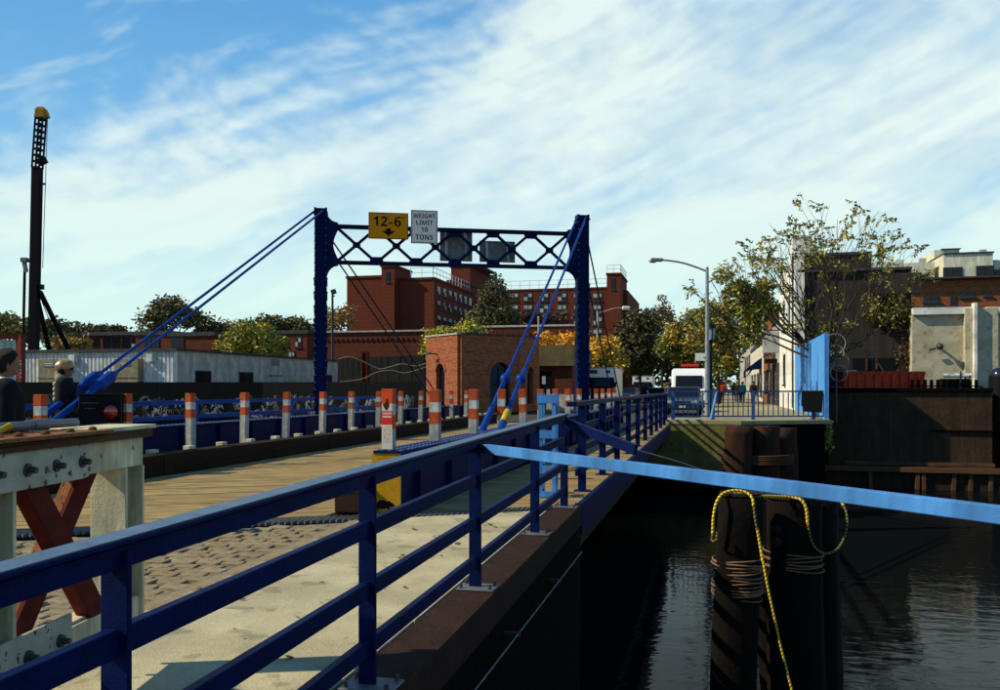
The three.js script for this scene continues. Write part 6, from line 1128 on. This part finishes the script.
// middle
tree('conifer_tree', 'dense dark conical tree in front of the housing blocks', Tr(493, 98), FAR_Y, [[0, H(318, 98), 0, W(24, 98), W(15, 98), 2.8], [W(1, 98), H(300, 98), 0, W(17, 98), W(12, 98), 2.2], [W(2, 98), H(288, 98), 0, W(10, 98), W(9, 98), 1.5], [-W(13, 98), H(322, 98), 0, W(13, 98), W(11, 98), 2], [W(15, 98), H(322, 98), 0, W(11, 98), W(12, 98), 2], [W(3, 98), H(280, 98), 0, W(3.5, 98), W(5, 98), 0.6]], { clumps: 330, per: 36, leaf: 0.38, cr: 0.6, cols: [[0.09, 0.075, 0.02], [0.05, 0.05, 0.018], [0.12, 0.085, 0.022], [0.035, 0.038, 0.014]], sid: 112 });
tree('yellow_bush', 'yellow green bush over the roof of the bridge house', Tr(467, 60), FAR_Y, [[0, H(331, 60), 0, W(11, 60), W(9, 60), 1.4], [-W(22, 60), H(334, 60), 0, W(11, 60), W(6, 60), 1], [-W(36, 60), H(340, 60), 0, W(9, 60), W(10, 60), 1], [-W(40, 60), H(350, 60), 0, W(6, 60), W(10, 60), 1], [W(10, 60), H(334, 60), 0, W(10, 60), W(6, 60), 1]], { clumps: 120, per: 34, leaf: 0.24, cr: 0.4, cols: yellowG.concat([[0.3, 0.28, 0.02]]), sid: 113, trunkR: 0.1 });
tree('amber_tree', 'amber orange street tree left of the right bridge tower', Tr(562, 66), FAR_Y, [[0, H(346, 66), 0, W(22, 66), W(10, 66), 1.8], [-W(16, 66), H(340, 66), 0, W(9, 66), W(7, 66), 1.4], [W(14, 66), H(344, 66), 0, W(12, 66), W(10, 66), 1.6], [W(2, 66), H(358, 66), 0, W(14, 66), W(10, 66), 1.4]], { clumps: 130, per: 34, leaf: 0.3, cr: 0.5, cols: amber, sid: 114 });
tree('amber_tree', 'amber and yellow street tree right of the right bridge tower', Tr(604, 70), FAR_Y, [[0, H(347, 70), 0, W(15, 70), W(9, 70), 1.6], [W(8, 70), H(362, 70), 0, W(14, 70), W(12, 70), 1.6], [-W(10, 70), H(354, 70), 0, W(10, 70), W(10, 70), 1.4]], { clumps: 110, per: 34, leaf: 0.3, cr: 0.5, cols: amber.slice(0, 3).concat(yellowG), sid: 115 });
tree('dark_bush', 'dark reddish brown shrubs below the windows of the brick slab', Tr(545, 100), FAR_Y, [[0, H(322, 100), 0, W(16, 100), W(7, 100), 1.6], [W(18, 100), H(320, 100), 0, W(13, 100), W(8, 100), 1.6], [-W(17, 100), H(318, 100), 0, W(10, 100), W(7, 100), 1.6]], { clumps: 70, per: 28, leaf: 0.4, cr: 0.7, cols: [[0.1, 0.022, 0.015], [0.07, 0.04, 0.02], [0.05, 0.02, 0.012]], sid: 116 });
tree('street_tree', 'large dark brown green tree at the end of the street left of the yellow trees', Tr(640, 90), FAR_Y, [[0, H(335, 90), 0, W(24, 90), W(18, 90), 2.6], [-W(10, 90), H(355, 90), 0, W(18, 90), W(18, 90), 2.4], [W(14, 90), H(352, 90), 0, W(18, 90), W(18, 90), 2.4], [W(2, 90), H(319, 90), 0, W(16, 90), W(8, 90), 2]], { clumps: 260, per: 36, leaf: 0.42, cr: 0.75, cols: darkG, sid: 117 });
tree('spindly_tree', 'thin brown tree top rising above the street trees', Tr(662, 120), FAR_Y, [[0, H(312, 120), 0, W(9, 120), W(9, 120), 1.6], [0, H(302, 120), 0, W(4, 120), W(5, 120), 1], [W(4, 120), H(322, 120), 0, W(12, 120), W(8, 120), 1.8]], { clumps: 70, per: 20, leaf: 0.4, cr: 0.7, cols: brown, sid: 118 });
tree('street_tree', 'yellow and green street tree left of the silver street lamp', Tr(684, 72), FAR_Y, [[0, H(336, 72), 0, W(20, 72), W(15, 72), 2.2], [-W(14, 72), H(345, 72), 0, W(12, 72), W(12, 72), 1.8], [W(14, 72), H(322, 72), 0, W(16, 72), W(13, 72), 2], [W(8, 72), H(352, 72), 0, W(18, 72), W(12, 72), 2]], { clumps: 220, per: 34, leaf: 0.32, cr: 0.55, cols: yellowG.concat(green, [[0.42, 0.24, 0.02], [0.3, 0.17, 0.02]]), sid: 119 });
tree('street_tree', 'olive green street tree behind the lantern post', Tr(718, 66), FAR_Y, [[0, H(318, 66), 0, W(20, 66), W(15, 66), 2], [-W(10, 66), H(340, 66), 0, W(16, 66), W(16, 66), 1.8], [W(12, 66), H(340, 66), 0, W(16, 66), W(18, 66), 1.8], [W(2, 66), H(362, 66), 0, W(16, 66), W(12, 66), 1.6], [W(10, 66), H(304, 66), 0, W(10, 66), W(7, 66), 1.4]], { clumps: 260, per: 34, leaf: 0.3, cr: 0.5, cols: green.concat(olive, [[0.28, 0.2, 0.02]]), sid: 120 });
tree('far_tree', 'dark tree mass closing the far end of the street', Tr(672, 150), FAR_Y, [[-W(16, 150), H(360, 150), 0, W(22, 150), W(24, 150), 4], [W(14, 150), H(358, 150), 0, W(22, 150), W(24, 150), 4], [W(46, 150), H(352, 150), 0, W(22, 150), W(30, 150), 4], [-W(40, 150), H(352, 150), 0, W(24, 150), W(26, 150), 4]], { clumps: 240, per: 36, leaf: 0.8, cr: 1.5, cols: darkG, sid: 121 });
// right: green branchy tree and the half bare one with a branching skeleton
tree('leafy_tree', 'leafy green tree leaning from behind the blue wall over the pavement', Tr(811, 43), FAR_Y, [[-W(53, 43), H(306, 43), -0.4, W(17, 43), W(14, 43), 1.1], [-W(68, 43), H(291, 43), -0.4, W(15, 43), W(10, 43), 1], [-W(44, 43), H(286, 43), -0.3, W(9, 43), W(8, 43), 0.8], [-W(58, 43), H(330, 43), -0.4, W(14, 43), W(14, 43), 0.9], [-W(36, 43), H(312, 43), -0.3, W(7, 43), W(8, 43), 0.6], [-W(82, 43), H(277, 43), -0.5, W(7, 43), W(5, 43), 0.5]], { clumps: 170, per: 30, leaf: 0.24, cr: 0.33, cols: [[0.1, 0.12, 0.014], [0.06, 0.08, 0.012], [0.17, 0.17, 0.02], [0.04, 0.05, 0.012], [0.25, 0.2, 0.025]], trunkR: 0.11, sid: 122 });
{
  seed(130);
  const [v, u] = at(823, 40.5), y0 = FAR_Y, t = thingW('half_bare_tree', 'half bare tree with wiry branches and yellow green leaf tufts before the dark stucco wall', 'tree', [v, y0, u]), wood = [], L = new Leaves();
  const cols = [[0.17, 0.16, 0.022], [0.12, 0.125, 0.02], [0.25, 0.2, 0.04], [0.08, 0.09, 0.016]];
  const grow = (p, d, len, r, depth) => {
    let q = p.clone(), dir = d.clone(); const n = 3;
    for (let i = 0; i < n; i++) { const e = q.clone().addScaledVector(dir, len / n); wood.push(rod(q, e, r * (1 - 0.22 * i / n), r * (1 - 0.22 * (i + 1) / n), depth > 3 ? 4 : 6)); q = e; dir.add(V3(rr(-0.14, 0.14), rr(-0.03, 0.12), rr(-0.14, 0.14))).normalize(); }
    if (depth >= 4 || r < 0.012) {
      const low = q.y < 5.2 ? 0.9 : 0.46;
      if (rnd() < low) for (let k = 0; k < (q.y < 5.6 ? 8 : 4); k++) { const e = q.clone().add(V3(rr(-0.25, 0.25), rr(-0.2, 0.15), rr(-0.25, 0.25))); const dr = V3(rr(-1, 1), rr(-0.7, 0.5), rr(-1, 1)).normalize(), c = pick(cols); for (let m = 0; m < 9; m++) { const o = e.clone().addScaledVector(dr, m * 0.045); L.leaf(o, rr(0.12, 0.2), c, dr.clone().add(V3(rr(-1, 1), rr(-1, 0.3), rr(-1, 1))).normalize()); } }
      return;
    }
    const kids = depth === 0 ? 6 : depth < 3 ? 3 : 2 + Math.floor(rnd() * 2);
    for (let k = 0; k < kids; k++) { const a = k / kids * 6.283 + rr(-0.5, 0.5), sp = depth === 0 ? rr(0.35, 0.8) : rr(0.26, 0.56); const nd = dir.clone().add(V3(Math.cos(a) * sp, rr(-0.05, 0.28), Math.sin(a) * sp)).normalize(); grow(q, nd, len * rr(0.62, 0.92), r * rr(0.46, 0.6), depth + 1); }
  };
  grow(P(v, y0, u), V3(0.02, 1, 0), 2.65, 0.12, 0);
  const side2 = [[-0.75, 0.62], [0.8, 0.6], [0.4, 0.5], [-0.35, 0.7], [-0.9, 0.4]];
  for (const [dx, dy] of side2) grow(P(v, y0 + rr(2.0, 2.7), u), V3(dx, dy, rr(-0.2, 0.2)).normalize(), 2.3, 0.06, 1);
  for (const [px, py, r] of [[800, 300, 0.3], [808, 318, 0.34], [816, 331, 0.32], [828, 322, 0.3], [838, 306, 0.26], [846, 327, 0.3], [826, 342, 0.3], [812, 346, 0.34], [836, 350, 0.3], [852, 344, 0.26], [795, 326, 0.26], [788, 288, 0.22], [842, 268, 0.22], [820, 276, 0.22], [868, 300, 0.24], [830, 292, 0.26]]) { const [a, b] = at(px, 40.5), q = P(a, yAt(py, 40.5), b + rr(-0.6, 0.6)); for (let k = 0; k < 3; k++) L.clump(q.clone().add(V3(rr(-0.4, 0.4), rr(-0.2, 0.2), rr(-0.3, 0.3))), r, 34, 0.17, pick(py > 336 ? [[0.05, 0.055, 0.014], [0.09, 0.09, 0.018]] : cols), 0.55); wood.push(rod(P(v, yAt(365, 40.5), u), q, 0.03, 0.012, 5)); }
  part(t, 'trunk', wood, M.branch);
  part(t, 'crown', L.geo(), M.leaf);
}
tree('vine_bush', 'yellow green vine clump growing on the dark stucco wall', [vAt(888, 50.8), 50.8], 4.4, [[0, yOf(306, 10, 50.4) - 4.4, 0, 1.05, 0.85, 0.26], [-0.5, yOf(314, 10, 50.4) - 4.4, 0, 0.9, 0.55, 0.22], [0.6, yOf(316, 10, 50.4) - 4.4, 0, 0.8, 0.5, 0.22]], { clumps: 60, per: 30, leaf: 0.24, cr: 0.34, cols: [[0.16, 0.15, 0.02], [0.1, 0.1, 0.018], [0.22, 0.17, 0.025], [0.06, 0.06, 0.015]], trunkR: 0.05, sid: 131 });
tree('vine_bush', 'brown dry creeper trailing down the right edge of the dark stucco wall', [vAt(904, 50.9), 50.9], 0.4, [[0, 2.2, 0, 0.45, 1.8, 0.14], [0.1, 4.6, 0, 0.4, 1.6, 0.14], [-0.5, 6.6, 0, 0.6, 0.6, 0.16]], { clumps: 60, per: 22, leaf: 0.16, cr: 0.28, cols: [[0.08, 0.03, 0.02], [0.06, 0.045, 0.02], [0.1, 0.06, 0.02]], trunkR: 0.04, sid: 132 });
tree('wall_bush', 'green bush hanging from the bank below the black panel', at(815, 34.2), -2.6, [[0, yAt(432, 34.2) + 2.6, 0, 0.55, 0.5, 0.4], [-0.45, yAt(441, 34.2) + 2.6, 0, 0.5, 0.35, 0.35], [0.2, yAt(444, 34.2) + 2.6, 0, 0.4, 0.3, 0.3]], { clumps: 55, per: 30, leaf: 0.17, cr: 0.24, cols: [[0.16, 0.15, 0.02], [0.09, 0.1, 0.016], [0.2, 0.18, 0.025]], trunkR: 0.04, sid: 133 });
tree('wall_bush', 'yellow green creeper growing on the lit abutment wall below the landing', at(712, 33.3), -3.2, [[-0.3, 1.6, 0, 0.5, 0.6, 0.12], [0.5, 1.0, -0.1, 0.5, 0.6, 0.12], [-0.7, 2.3, 0, 0.5, 0.3, 0.1], [0.3, 2.1, -0.05, 0.5, 0.4, 0.1]], { clumps: 60, per: 22, leaf: 0.11, cr: 0.22, cols: [[0.26, 0.26, 0.05], [0.2, 0.22, 0.04]], trunkR: 0.03, sid: 134 });
// distant woods closing the skyline behind everything
{
  seed(140);
  const t = new Leaves(); for (let i = 0; i < 900; i++) { const px = rr(-160, 1160), D = rr(190, 260), [v, u] = at(px, D); t.clump(P(v, FAR_Y + rr(0, 1) ** 1.5 * 11 * (0.7 + 0.3 * vnoise(px * 0.03, 1)), u), rr(1.6, 3), 14, 1.9, pick(darkG.concat(olive))); }
  const m = new THREE.Mesh(t.geo(), M.leaf); m.name = 'far_woods'; m.userData.kind = 'stuff'; tag(m, 'dark wooded skyline beyond the town', 'woods'); scene.add(m);
}

// ------------------------------------------------------------------ draw
scene.traverse((o) => { if (o.isMesh) { o.castShadow = true; o.receiveShadow = true; } });
renderer.render(scene, camera);
